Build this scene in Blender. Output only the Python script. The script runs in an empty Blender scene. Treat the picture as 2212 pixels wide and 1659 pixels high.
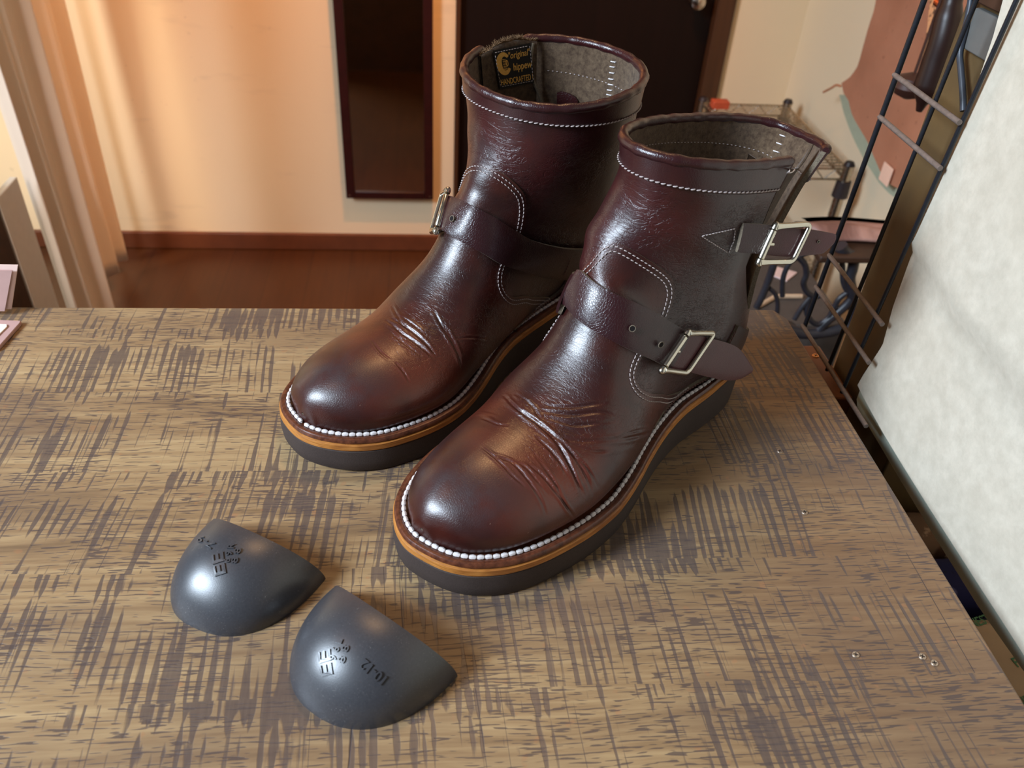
import bpy, bmesh, math, random
import numpy as np
from mathutils import Vector, Matrix
from mathutils.bvhtree import BVHTree
SC = bpy.context.scene
COL = SC.collection
T = 0.92          # height of the bench top above the floor
H = 0.39          # height of the camera above the bench top
FPX = 1800.0; CX = 1106.0; CY = 829.5
RM = np.array([[0.99510793, -0.00533562, 0.09864957],
               [-0.08108871, -0.61451142, 0.78472946],
               [0.05643427, -0.78888988, -0.61193785]])
CAMP = np.array([0.0, 0.0, H + T])
def ray(px, py):
    r = RM @ np.array([px - CX, py - CY, FPX])
    return r / np.linalg.norm(r)
def onz(px, py, z):
    r = ray(px, py); return CAMP + r * ((z - CAMP[2]) / r[2])
def ony(px, py, y):
    r = ray(px, py); return CAMP + r * (y / r[1])
def onx(px, py, x):
    r = ray(px, py); return CAMP + r * (x / r[0])
def onplane(px, py, p0, n):
    r = ray(px, py); n = np.array(n, float); p0 = np.array(p0, float)
    return CAMP + r * (float((p0 - CAMP) @ n) / float(r @ n))

# ---------------------------------------------------------------- camera
cd = bpy.data.cameras.new('camera'); cam = bpy.data.objects.new('camera', cd); COL.objects.link(cam)
cd.sensor_width = 36.0; cd.lens = FPX / 2212 * 36.0; cd.clip_start = 0.02; cd.clip_end = 50
M3 = Matrix(((RM[0][0], -RM[0][1], -RM[0][2]), (RM[1][0], -RM[1][1], -RM[1][2]), (RM[2][0], -RM[2][1], -RM[2][2])))
cam.matrix_world = Matrix.Translation(Vector(CAMP)) @ M3.to_4x4()
SC.camera = cam
cd.dof.use_dof = True; cd.dof.focus_distance = 0.55; cd.dof.aperture_fstop = 12.0
SC.view_settings.view_transform = 'Standard'; SC.view_settings.look = 'None'
SC.view_settings.gamma = 1.0; SC.view_settings.use_curve_mapping = False
SC.view_settings.exposure = -0.14

# ---------------------------------------------------------------- light
wd = bpy.data.worlds.new('world'); SC.world = wd; wd.use_nodes = True
bg = wd.node_tree.nodes['Background']; bg.inputs[0].default_value = (0.95, 0.93, 0.95, 1); bg.inputs[1].default_value = 0.115
def area(name, loc, target, sx, sy, power, color, spread=180):
    l = bpy.data.lights.new(name, 'AREA'); l.shape = 'RECTANGLE'; l.size = sx; l.size_y = sy
    l.energy = power; l.color = color; l.spread = math.radians(spread)
    o = bpy.data.objects.new(name, l); COL.objects.link(o); o.location = loc
    o.rotation_euler = (Vector(target) - Vector(loc)).to_track_quat('-Z', 'Y').to_euler()
    return o
def point(name, loc, power, color, r=0.05):
    l = bpy.data.lights.new(name, 'POINT'); l.energy = power; l.color = color; l.shadow_soft_size = r
    o = bpy.data.objects.new(name, l); COL.objects.link(o); o.location = loc; return o
area('window_daylight', (-1.75, -0.25, T + 1.25), (0.05, 0.4, T), 0.66, 0.72, 46, (0.71, 0.85, 1.0), 112)
area('curtain_fill_light', (-0.62, -1.2, 2.2), (-0.95, 1.85, 0.45), 0.5, 0.5, 1.6, (1.0, 0.90, 0.84), 24)  # unseen narrow fill light, added to brighten the curtain and cloth at the left
area('side_window_daylight', (-1.62, 1.74, 1.2), (-0.8, 2.385, 0.9), 0.16, 1.6, 14, (1.0, 0.93, 0.76))
def spot(name, loc, target, power, color, deg, blend, r):
    l = bpy.data.lights.new(name, 'SPOT'); l.energy = power; l.color = color; l.spot_size = math.radians(deg); l.spot_blend = blend; l.shadow_soft_size = r
    o = bpy.data.objects.new(name, l); COL.objects.link(o); o.location = loc
    o.rotation_euler = (Vector(target) - Vector(loc)).to_track_quat('-Z', 'Y').to_euler(); return o
spot('hallway_spotlight', (0.10, 1.62, 2.10), (-0.08, 2.45, 0.98), 98, (1.0, 0.34, 0.05), 80, 0.7, 0.04)
point('ceiling_lamp', (0.12, 1.12, 2.35), 19, (1.0, 0.58, 0.27), 0.08)
point('bench_lamp', (-0.75, 0.35, T + 1.35), 3.2, (1.0, 0.45, 0.2), 0.10)

# ---------------------------------------------------------------- helpers
def srgb(r, g, b):
    f = lambda c: (c / 255 / 12.92) if c / 255 <= 0.04045 else ((c / 255 + 0.055) / 1.055) ** 2.4
    return (f(r), f(g), f(b), 1.0)
class NT:
    def __init__(s, name):
        s.m = bpy.data.materials.new(name); s.m.use_nodes = True; s.t = s.m.node_tree
        s.b = s.t.nodes['Principled BSDF']; s._c = None
    def n(s, typ, **kw):
        x = s.t.nodes.new(typ)
        for k, v in kw.items():
            if k.startswith('i_'):
                key = k[2:]; key = int(key) if key.isdigit() else key.replace('_', ' ')
                s.inp(x, key, v)
            else: setattr(x, k, v)
        return x
    def inp(s, node, key, v):
        if isinstance(v, bpy.types.NodeSocket): s.t.links.new(v, node.inputs[key])
        else: node.inputs[key].default_value = v
    def coord(s):
        if s._c is None: s._c = s.n('ShaderNodeTexCoord').outputs['Object']
        return s._c
    def mapping(s, v, scale=(1, 1, 1), loc=(0, 0, 0), rot=(0, 0, 0)):
        return s.n('ShaderNodeMapping', i_0=v, i_Location=loc, i_Rotation=rot, i_Scale=scale).outputs[0]
    def noise(s, v, scale=5, detail=3, rough=0.5, dist=0.0):
        return s.n('ShaderNodeTexNoise', i_Vector=v, i_Scale=scale, i_Detail=detail, i_Roughness=rough, i_Distortion=dist).outputs['Fac']
    def math(s, op, a, b=0.0, c=0.0, clamp=False):
        x = s.n('ShaderNodeMath', operation=op, use_clamp=clamp)
        s.inp(x, 0, a); s.inp(x, 1, b); s.inp(x, 2, c); return x.outputs[0]
    def ramp(s, f, stops, interp='LINEAR'):
        x = s.n('ShaderNodeValToRGB'); s.inp(x, 0, f); cr = x.color_ramp; cr.interpolation = interp
        while len(cr.elements) < len(stops): cr.elements.new(0.5)
        for e, (p, c) in zip(cr.elements, stops):
            e.position = p; e.color = c if len(c) == 4 else (*c, 1)
        return x.outputs[0]
    def step(s, f, lo, hi):
        x = s.n('ShaderNodeMapRange', i_Value=f); x.inputs['From Min'].default_value = lo; x.inputs['From Max'].default_value = hi
        return x.outputs[0]
    def mix(s, f, a, b, blend='MIX'):
        x = s.n('ShaderNodeMix', data_type='RGBA', blend_type=blend)
        s.inp(x, 0, f); s.inp(x, 6, a); s.inp(x, 7, b); return x.outputs[2]
    def set(s, color=None, rough=None, metal=None, spec=None, coat=None, coatr=None, sheen=None, bump=None, bstr=0.3, bdist=0.001):
        P = s.b.inputs
        for k, v in (('Base Color', color), ('Roughness', rough), ('Metallic', metal), ('Specular IOR Level', spec), ('Coat Weight', coat), ('Coat Roughness', coatr), ('Sheen Weight', sheen)):
            if v is not None: s.inp(s.b, k, v)
        if bump is not None:
            bn = s.n('ShaderNodeBump', i_Height=bump, i_Strength=bstr, i_Distance=bdist)
            s.t.links.new(bn.outputs[0], s.b.inputs['Normal'])
        return s.m
def plain(name, color, rough=0.6, metal=0.0, nscale=60, amt=0.12, bump=0.0005, spec=0.4):
    k = NT(name); v = k.coord(); f = k.noise(v, nscale, 4, 0.6)
    dark = tuple(c * (1 - amt) for c in color[:3]) + (1,); lite = tuple(min(1, c * (1 + amt)) for c in color[:3]) + (1,)
    return k.set(color=k.ramp(f, [(0.3, dark), (0.7, lite)]), rough=rough, metal=metal, spec=spec, bump=f, bstr=0.25, bdist=bump)

def link(name, verts, faces, mat=None, parent=None, smooth=True, mi=None):
    me = bpy.data.meshes.new(name)
    me.from_pydata([tuple(map(float, v)) for v in verts], [], [tuple(int(i) for i in f) for f in faces])
    me.update()
    if mat is not None:
        for m in (mat if isinstance(mat, (list, tuple)) else [mat]): me.materials.append(m)
    if mi is not None: me.polygons.foreach_set('material_index', np.array(mi, dtype=np.int32))
    if smooth: me.polygons.foreach_set('use_smooth', np.ones(len(me.polygons), dtype=bool))
    o = bpy.data.objects.new(name, me); COL.objects.link(o)
    if parent is not None: o.parent = parent
    return o
def tag(o, label=None, cat=None, group=None, kind=None):
    for k, v in (('label', label), ('category', cat), ('group', group), ('kind', kind)):
        if v: o[k] = v
    return o
def empty(name, loc=(0, 0, 0), rz=0.0):
    o = bpy.data.objects.new(name, None); COL.objects.link(o); o.location = loc; o.rotation_euler = (0, 0, rz)
    o.empty_display_size = 0.02; return o
class MB:
    """collects shapes into one mesh"""
    def __init__(s): s.v = []; s.f = []; s.mi = []
    def add(s, v, f, mi=0):
        b = len(s.v); s.v += [tuple(map(float, p)) for p in v]; s.f += [tuple(b + int(i) for i in q) for q in f]; s.mi += [mi] * len(f)
    def box(s, lo, hi, mi=0):
        (a, b, c), (d, e, g) = lo, hi
        s.add([(a, b, c), (d, b, c), (d, e, c), (a, e, c), (a, b, g), (d, b, g), (d, e, g), (a, e, g)],
              [(0, 3, 2, 1), (4, 5, 6, 7), (0, 1, 5, 4), (1, 2, 6, 5), (2, 3, 7, 6), (3, 0, 4, 7)], mi)
    def tube(s, pts, r, n=10, closed=False, caps=True, mi=0, flat=None):
        P = np.array(pts, float); m = len(P); R_ = np.broadcast_to(np.array(r, float), (m,))
        tan = np.empty_like(P)
        for i in range(m):
            a = P[(i - 1) % m] if (closed or i > 0) else P[i]; b = P[(i + 1) % m] if (closed or i < m - 1) else P[i]
            t = b - a; tan[i] = t / (np.linalg.norm(t) + 1e-12)
        up = np.array([0, 0, 1.0]) if abs(tan[0][2]) < 0.9 else np.array([1.0, 0, 0])
        nrm = np.cross(tan[0], up); nrm /= np.linalg.norm(nrm); V = []
        for i in range(m):
            nrm = nrm - tan[i] * (nrm @ tan[i]); nrm /= (np.linalg.norm(nrm) + 1e-12); bi = np.cross(tan[i], nrm)
            for k in range(n):
                a = 2 * math.pi * k / n
                V.append(P[i] + R_[i] * (math.cos(a) * nrm + math.sin(a) * bi))
        F = []
        for i in range(m if closed else m - 1):
            j = (i + 1) % m
            for k in range(n): l = (k + 1) % n; F.append((i * n + k, i * n + l, j * n + l, j * n + k))
        if caps and not closed:
            F.append(tuple(range(n))[::-1]); F.append(tuple((m - 1) * n + k for k in range(n)))
        s.add(V, F, mi)
    def build(s, name, mat, parent=None, smooth=True, bevel=0, seg=2):
        o = link(name, s.v, s.f, mat, parent, smooth, s.mi if isinstance(mat, (list, tuple)) else None)
        if bevel:
            b = o.modifiers.new('bevel', 'BEVEL'); b.width = bevel; b.segments = seg; b.limit_method = 'ANGLE'
        if smooth:
            auto(o)
        return o
def auto(o, ang=40):
    me = o.data
    bm = bmesh.new(); bm.from_mesh(me); lim = math.radians(ang)
    bmesh.ops.recalc_face_normals(bm, faces=bm.faces)
    for e in bm.edges:
        if len(e.link_faces) == 2 and e.calc_face_angle(0) > lim: e.smooth = False
    bm.to_mesh(me); bm.free()
def catmull(pts, n, closed=False):
    """n points per segment, centripetal-ish uniform Catmull-Rom"""
    P = np.array(pts, float); m = len(P); out = []
    segs = m if closed else m - 1
    for i in range(segs):
        if closed: p0, p1, p2, p3 = P[(i - 1) % m], P[i], P[(i + 1) % m], P[(i + 2) % m]
        else:
            p1, p2 = P[i], P[i + 1]; p0 = P[i - 1] if i else 2 * p1 - p2; p3 = P[i + 2] if i < m - 2 else 2 * p2 - p1
        for k in range(n):
            t = k / n
            out.append(0.5 * ((2 * p1) + (-p0 + p2) * t + (2 * p0 - 5 * p1 + 4 * p2 - p3) * t * t + (-p0 + 3 * p1 - 3 * p2 + p3) * t ** 3))
    if not closed: out.append(P[-1])
    return np.array(out)
def resample(P, step=None, n=None, closed=False):
    P = np.array(P, float)
    if closed: P = np.vstack([P, P[:1]])
    d = np.r_[0, np.cumsum(np.linalg.norm(np.diff(P, axis=0), axis=1))]
    if n is None: n = max(2, int(round(d[-1] / step)) + (0 if closed else 1))
    s = np.linspace(0, d[-1], n + 1)[:-1] if closed else np.linspace(0, d[-1], n)
    return np.stack([np.interp(s, d, P[:, k]) for k in range(P.shape[1])], 1)
def stitches(mb, P, N, pitch=0.0030, ln=0.0022, r=0.00033, n=6, fat=1.0, slant=0.0, mi=0):
    """separate thread stitches lying along a 3-D line P with normals N"""
    P = np.array(P, float); N = np.array(N, float)
    d = np.r_[0, np.cumsum(np.linalg.norm(np.diff(P, axis=0), axis=1))]
    for s0 in np.arange(pitch * 0.5, d[-1] - pitch * 0.5, pitch):
        q = []
        for t, h in ((-0.5, 0.05), (-0.32, 0.8), (0.0, 1.15), (0.32, 0.8), (0.5, 0.05)):
            s1 = s0 + t * ln
            p = np.array([np.interp(s1, d, P[:, k]) for k in range(3)]); nn = np.array([np.interp(s1, d, N[:, k]) for k in range(3)])
            nn /= np.linalg.norm(nn) + 1e-12
            if slant:
                tt = np.array([np.interp(s1 + 1e-4, d, P[:, k]) for k in range(3)]) - p; sd = np.cross(nn, tt); sd /= np.linalg.norm(sd) + 1e-12
                p = p + sd * slant * t
            q.append(p + nn * r * h)
        mb.tube(q, [r * 0.45, r * fat, r * 1.1 * fat, r * fat, r * 0.45], n=n, mi=mi)

# ---------------------------------------------------------------- boots
# canonical boot frame: x from heel to toe, y towards the outer side, z up, sole resting on z = 0
OUTL = [(0.312, 0.0), (0.3085, 0.018), (0.302, 0.031), (0.293, 0.0405), (0.28, 0.0495), (0.26, 0.0575), (0.23, 0.0635), (0.205, 0.0645), (0.188, 0.0625),
        (0.17, 0.0585), (0.15, 0.053), (0.127, 0.048), (0.10, 0.0455), (0.07, 0.0475), (0.04, 0.0470), (0.018, 0.0405), (0.003, 0.0255), (-0.0025, 0.006),
        (0.0, -0.012), (0.012, -0.0265), (0.032, -0.0345), (0.06, -0.038), (0.09, -0.038), (0.12, -0.0375), (0.14, -0.039), (0.16, -0.044), (0.185, -0.053),
        (0.205, -0.059), (0.222, -0.062), (0.242, -0.061), (0.262, -0.056), (0.28, -0.0485), (0.295, -0.037), (0.305, -0.024), (0.3105, -0.012)]
OUT = resample(catmull(OUTL, 12, True), n=420, closed=True)
def offset_ring(P, d):
    """closed 2-D ring moved inwards by d"""
    t = np.roll(P, -1, 0) - np.roll(P, 1, 0); t /= np.linalg.norm(t, axis=1)[:, None]
    nrm = np.stack([-t[:, 1], t[:, 0]], 1)
    c = P.mean(0)
    if ((c - P) * nrm).sum() < 0: nrm = -nrm
    return P + nrm * np.reshape(np.broadcast_to(d, (len(P),)), (-1, 1))
def inset(P): return np.interp(P[:, 0], [0.0, 0.055, 0.095, 0.165, 0.205], [0.0065, 0.0072, 0.0052, 0.0052, 0.0095])
def slim(side):
    """the outline with its outer (+1) or inner (-1) side drawn in a little"""
    P = OUT.copy(); m = P[:, 1] * side > 0
    k = np.interp(P[:, 0], [0, 0.12, 0.17, 0.23, 0.285, 0.312], [0.10, 0.06, 0.12, 0.15, 0.09, 0.02] if side > 0 else [0.0, 0.0, 0.06, 0.15, 0.10, 0.02])
    P[m, 1] *= (1 - k[m]); return P
FE = None
def fe(x, side):
    m = FE[:, 1] * side > -0.004
    q = FE[m]; i = np.argsort(q[:, 0]); q = q[i]
    return float(np.interp(x, q[:, 0], np.abs(q[:, 1])))
def sole_z(x):      # (ground, top of rubber) of the wedge sole
    g = 0.0032 * np.clip((x - 0.27) / 0.042, 0, 1) ** 2
    t = 0.0185 + 0.0145 * np.clip((0.20 - x) / 0.17, 0, 1) ** 1.0
    return g, t + 0.0012 * np.clip((x - 0.27) / 0.042, 0, 1) ** 2
def natural(tk, Y, t):
    """natural cubic spline of every column of Y"""
    n = len(tk); h = np.diff(tk); A = np.zeros((n, n)); r = np.zeros((n, Y.shape[1])); A[0, 0] = A[-1, -1] = 1
    for i in range(1, n - 1):
        A[i, i - 1] = h[i - 1]; A[i, i] = 2 * (h[i - 1] + h[i]); A[i, i + 1] = h[i]
        r[i] = 6 * ((Y[i + 1] - Y[i]) / h[i] - (Y[i] - Y[i - 1]) / h[i - 1])
    Mm = np.linalg.solve(A, r); k = np.clip(np.searchsorted(tk, t, 'right') - 1, 0, n - 2)
    a = (tk[k + 1] - t) / h[k]; b = 1 - a; hk = h[k][:, None]
    return a[:, None] * Y[k] + b[:, None] * Y[k + 1] + ((a ** 3 - a)[:, None] * Mm[k] + (b ** 3 - b)[:, None] * Mm[k + 1]) * hk ** 2 / 6
class Surf:
    def __init__(s, secs):
        # sec = (F, B, O, L, M, (nFL, nLB, nBM, nMF))
        s.Y = np.array([np.r_[F, B, O, L, M, e] for F, B, O, L, M, e in secs], float)
        s.tk = np.arange(len(secs), dtype=float); s.tmax = s.tk[-1]
    def P(s, t, ph):
        t = np.asarray(t, float).ravel(); ph = np.asarray(ph, float).ravel()
        tc = np.clip(t, 0, s.tmax); Y = natural(s.tk, s.Y, tc); F, B, O, L, M = (Y[:, 3 * i:3 * i + 3] for i in range(5)); E = Y[:, 15:19]
        c = np.cos(ph); sn = np.sin(ph)
        q = np.where(sn >= 0, np.where(c >= 0, 0, 1), np.where(c < 0, 2, 3)); e = 2 / np.clip(np.take_along_axis(E, q[:, None], 1)[:, 0], 1.6, 6)
        ca = np.abs(c) ** e; sa = np.abs(sn) ** e
        A = np.where((c >= 0)[:, None], F, B) - O; Bv = np.where((sn >= 0)[:, None], L, M) - O
        return O + ca[:, None] * A + sa[:, None] * Bv
def foot_sections(out, kf):
    global FE
    FE = offset_ring(out, inset(out)); S = []
    kl = lambda x: 1 - (np.interp(x, [0.1, 0.16, 0.21, 0.27, 0.30], [0.08, 0.18, 0.13, 0.07, 0.06]) if kf > 0 else 0)
    km = lambda x: 1 - (np.interp(x, [0.13, 0.185, 0.21, 0.24, 0.27, 0.30], [0.0, 0.0, 0.06, 0.11, 0.12, 0.08]) if kf < 0 else 0)
    nl, nm = (1.78, 1.85) if kf > 0 else (2.0, 1.80)
    S.append(((0.3030, 0, 0.036), (0.3030, 0, 0.0345), (0.3030, 0, 0.035), (0.3030, 0.001, 0.035), (0.3030, -0.001, 0.035), (2, 2, 2, 2)))
    for x, zt in ((0.3024, 0.0395), (0.3005, 0.0440), (0.2960, 0.0493), (0.2890, 0.0540), (0.279, 0.0585), (0.266, 0.0615), (0.249, 0.0635), (0.229, 0.0662), (0.209, 0.0725)):
        zb = sole_z(x)[1] + 0.0065; k = min(1.0, (0.3035 - x) / 0.02)
        zo = zb + (zt - zb) * 0.30
        lead = 0.0016 * k
        xo = min(x, 0.3015)
        wl, wm = (fe(min(x, 0.3015), 1) + lead) * kl(x), (fe(min(x, 0.3015), -1) + lead) * km(x)
        yt = -0.003 * k
        S.append(((x, yt, zt), (x, yt, zb - 0.001), (x, yt * 0.5, zo), (x, wl, zo), (x, -wm, zo), (nl, 3.0, 3.0, nm)))
    for F, B, O, wl, wm, e in (
        ((0.191, 0.0845), (0.180, 0.027), (0.185, 0.045), 1.0, 1.06, (2.0, 3.2, 3.2, 1.85)),
        ((0.1765, 0.0990), (0.145, 0.029), (0.156, 0.050), 1.0, 1.14, (2.05, 3.3, 3.3, 1.95)),
        ((0.1655, 0.1150), (0.105, 0.031), (0.124, 0.060), 0.97, 1.10, (2.2, 3.2, 3.2, 2.2)),
        ((0.1575, 0.1290), (0.062, 0.0325), (0.094, 0.068), 1.04, 1.06, (2.3, 3.6, 3.2, 2.3))):
        S.append(((F[0], -0.002, F[1]), (B[0], 0.001, B[1]), (O[0], 0, O[1]), (O[0], fe(B[0] * 0.6 + O[0] * 0.4, 1) * wl * kl(O[0]), O[1]), (O[0], -fe(B[0] * 0.6 + O[0] * 0.4, -1) * wm * km(O[0]), O[1]), e))
    return S
def boot_surface(low, rim, out, kf):
    """low: explicit ankle sections; rim: top ring"""
    return Surf(foot_sections(out, kf) + low + rim)
LOWF = [  # front boot ankle
    ((0.1525, -0.007, 0.1400), (0.0240, 0.002, 0.0345), (0.078, 0.002, 0.082), (0.078, 0.0450, 0.070), (0.078, -0.0385, 0.080), (2.2, 3.4, 2.7, 2.2)),
    ((0.1480, -0.008, 0.1495), (0.0050, 0.003, 0.0440), (0.071, 0.003, 0.095), (0.068, 0.0455, 0.084), (0.073, -0.0385, 0.092), (2.2, 3.0, 2.35, 2.2)),
    ((0.1435, -0.009, 0.1580), (0.0000, 0.005, 0.0640), (0.069, 0.004, 0.108), (0.069, 0.0455, 0.102), (0.071, -0.0400, 0.108), (2.2, 2.6, 2.3, 2.2)),
    ((0.1390, -0.008, 0.1650), (0.0020, 0.007, 0.0900), (0.070, 0.005, 0.126), (0.073, 0.0450, 0.124), (0.070, -0.0370, 0.128), (2.2, 2.6, 2.3, 2.2)),
    ((0.1350, -0.007, 0.1740), (0.0020, 0.009, 0.1170), (0.069, 0.005, 0.145), (0.075, 0.0465, 0.144), (0.066, -0.0350, 0.148), (2.2, 2.7, 2.3, 2.2)),
    ((0.1325, -0.007, 0.1850), (-0.004, 0.013, 0.1450), (0.065, 0.006, 0.165), (0.076, 0.0480, 0.167), (0.058, -0.0310, 0.168), (2.2, 3.0, 2.2, 2.2))]
RIMF = [((0.1330, -0.008, 0.1980), (-0.013, 0.016, 0.1710), (0.062, 0.006, 0.185), (0.078, 0.0490, 0.188), (0.048, -0.0300, 0.186), (2.2, 3.5, 2.2, 2.2)),
        ((0.1340, -0.010, 0.2120), (-0.021, 0.020, 0.1905), (0.058, 0.006, 0.201), (0.077, 0.0490, 0.2045), (0.040, -0.0305, 0.200), (2.2, 4.2, 2.2, 2.2))]
LOWB = [  # rear boot ankle
    ((0.1490, -0.001, 0.1405), (0.0240, 0.001, 0.0345), (0.079, 0.000, 0.082), (0.079, 0.0360, 0.080), (0.079, -0.0385, 0.080), (2.1, 2.5, 2.7, 2.2)),
    ((0.1450, -0.002, 0.1500), (0.0060, 0.000, 0.0440), (0.074, -0.001, 0.095), (0.074, 0.0360, 0.092), (0.074, -0.0405, 0.092), (2.1, 2.35, 2.5, 2.2)),
    ((0.1410, -0.004, 0.1585), (0.0020, -0.001, 0.0640), (0.072, -0.003, 0.109), (0.073, 0.0380, 0.108), (0.072, -0.0450, 0.108), (2.2, 2.3, 2.4, 2.2)),
    ((0.1375, -0.005, 0.1665), (0.0050, -0.003, 0.0920), (0.071, -0.004, 0.128), (0.071, 0.0430, 0.127), (0.071, -0.0520, 0.128), (2.2, 2.3, 2.3, 2.2)),
    ((0.1350, -0.006, 0.1745), (0.0070, -0.005, 0.1220), (0.071, -0.006, 0.148), (0.071, 0.0470, 0.147), (0.071, -0.0570, 0.148), (2.2, 2.2, 2.2, 2.2)),
    ((0.1340, -0.007, 0.1835), (0.0080, -0.006, 0.1540), (0.071, -0.006, 0.168), (0.071, 0.0510, 0.168), (0.071, -0.0620, 0.168), (2.1, 2.1, 2.1, 2.1))]
RIMB = [((0.1345, -0.007, 0.1945), (0.0090, -0.006, 0.1850), (0.072, -0.007, 0.190), (0.072, 0.0530, 0.190), (0.072, -0.0645, 0.189), (2.1, 2.1, 2.1, 2.1)),
        ((0.1360, -0.008, 0.2055), (0.0090, -0.007, 0.2130), (0.072, -0.007, 0.210), (0.072, 0.0560, 0.212), (0.072, -0.0665, 0.208), (2.1, 2.1, 2.1, 2.1))]

class Boot:
    def __init__(s, toe, deg, mir, low, rim, phs, tslit, gap):
        a = math.radians(deg); s.u = np.array([-math.cos(a), -math.sin(a), 0.0]); s.v = np.array([math.sin(a), -math.cos(a), 0.0]) * mir
        s.mir = mir; s.o = np.array([toe[0], toe[1], T]) - 0.312 * s.u
        s.rz = math.atan2(s.u[1], s.u[0]); s.out = slim(-mir); s.S = boot_surface(low, rim, s.out, -mir); s.phs = phs; s.tslit = tslit; s.gap = gap
        # uniform rows in arc length
        tt = np.linspace(0, s.S.tmax, 1200); L = sum(np.linalg.norm(np.diff(s.S.P(tt, np.full_like(tt, p)), axis=0), axis=1) for p in (0, 1.2, 2.2, -1.2, -2.2, 3.0)) / 6
        d = np.r_[0, np.cumsum(L)]; s.len = d[-1]
        s.NT, s.NP = 600, 470
        s.tr = np.interp(np.linspace(0, d[-1], s.NT), d, tt); s.arc = lambda t: np.interp(t, tt, d); s.inv = lambda q: np.interp(q, d, tt)
        sp = np.linspace(0, 1, s.NP)
        G = s.gap(s.tr)
        s.ph = phs + G[:, None] + sp[None, :] * (2 * np.pi - 2 * G[:, None])       # from slit round to slit
        s.tg = np.repeat(s.tr[:, None], s.NP, 1)
        s.X = s.S.P(s.tg, s.ph).reshape(s.NT, s.NP, 3)
        s.normals()
    def normals(s):
        dt = np.gradient(s.X, axis=0); dp = np.gradient(s.X, axis=1)
        N = np.cross(dp, dt); N /= np.linalg.norm(N, axis=2)[..., None] + 1e-12
        c = N[200:210].reshape(-1, 3) * (s.X[200:210].reshape(-1, 3) - s.X[200:210].reshape(-1, 3).mean(0))
        if c.sum() < 0: N = -N
        N[0] = np.array([1.0, 0, 0.0])
        a = (N[:, 0] + N[:, -1]); a /= np.linalg.norm(a, axis=1)[:, None] + 1e-12
        m = s.tr < s.tslit; N[m, 0] = a[m]; N[m, -1] = a[m]
        s.N = N
    def faces(s):
        i = np.arange(s.NT - 1)[:, None] * s.NP + np.arange(s.NP - 1)[None, :]
        return np.stack([i, i + 1, i + 1 + s.NP, i + s.NP], 2).reshape(-1, 4)
    def make_bvh(s):
        s.bvh = BVHTree.FromPolygons([tuple(p) for p in s.X.reshape(-1, 3).tolist()], s.faces().tolist())
    def to_c(s, w):       # world -> canonical
        q = np.asarray(w, float) - s.o; return np.array([q @ s.u, q @ s.v, q[2]])
    def dir_c(s, w):
        return np.array([w @ s.u, w @ s.v, w[2]])
    def mesh(s, P):       # canonical -> coordinates of the boot's own empty
        P = np.array(P, float).reshape(-1, 3).copy(); P[:, 1] *= s.mir; return P
    def pick(s, px, py):
        """point of the boot's surface seen at a pixel: returns (t, phi)"""
        o = s.to_c(CAMP); d = s.dir_c(ray(px, py))
        loc, nn, idx, dist = s.bvh.ray_cast(Vector(o), Vector(d))
        if loc is None:
            best = None
            for k in np.linspace(0.25, 0.9, 400):
                r = s.bvh.find_nearest(Vector(o + d * k))
                if best is None or r[3] < best[3]: best = r
            loc, nn, idx, dist = best
        r_, c_ = divmod(idx, s.NP - 1); loc = np.array(loc)
        q = [(r_, c_), (r_, c_ + 1), (r_ + 1, c_), (r_ + 1, c_ + 1)]
        w = np.array([1 / (np.linalg.norm(s.X[i, j] - loc) ** 2 + 1e-10) for i, j in q]); w /= w.sum()
        return np.array([sum(wi * s.tg[i, j] for wi, (i, j) in zip(w, q)), sum(wi * s.ph[i, j] for wi, (i, j) in zip(w, q))])
    def at(s, tp, off=0.0):
        """(t, phi) list -> canonical points lifted by off, and normals, by looking the grid up"""
        tp = np.array(tp, float).reshape(-1, 2); P = []; N = []
        for t, p in tp:
            fi = np.interp(t, s.tr, np.arange(s.NT)); i = min(int(fi), s.NT - 2); a = fi - i
            row = s.ph[i] * (1 - a) + s.ph[i + 1] * a
            p = s.phs + (p - s.phs) % (2 * np.pi)
            fj = np.interp(p, row, np.arange(s.NP)); j = min(int(fj), s.NP - 2); b = fj - j
            g = lambda A: (A[i, j] * (1 - a) + A[i + 1, j] * a) * (1 - b) + (A[i, j + 1] * (1 - a) + A[i + 1, j + 1] * a) * b
            x = g(s.X); n = g(s.N); n = n / np.linalg.norm(n); P.append(x + n * off); N.append(n)
        return np.array(P), np.array(N)
    def lk(s, name, V, F, mat, parent, mi=None, smooth=True):
        F = np.asarray(F) if not isinstance(F, list) else F
        if s.mir < 0: F = [tuple(f)[::-1] for f in F]
        return link(name, s.mesh(V), F, mat, parent, smooth, mi)

def dist_field(A, line):
    """distance (and side) from every point of A to a 3-D polyline"""
    best = np.full(len(A), 1e9)
    for a, b in zip(line[:-1], line[1:]):
        ab = b - a; t = np.clip(((A - a) @ ab) / (ab @ ab + 1e-12), 0, 1); d = np.linalg.norm(A - a - t[:, None] * ab, axis=1)
        best = np.minimum(best, d)
    return best

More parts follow.
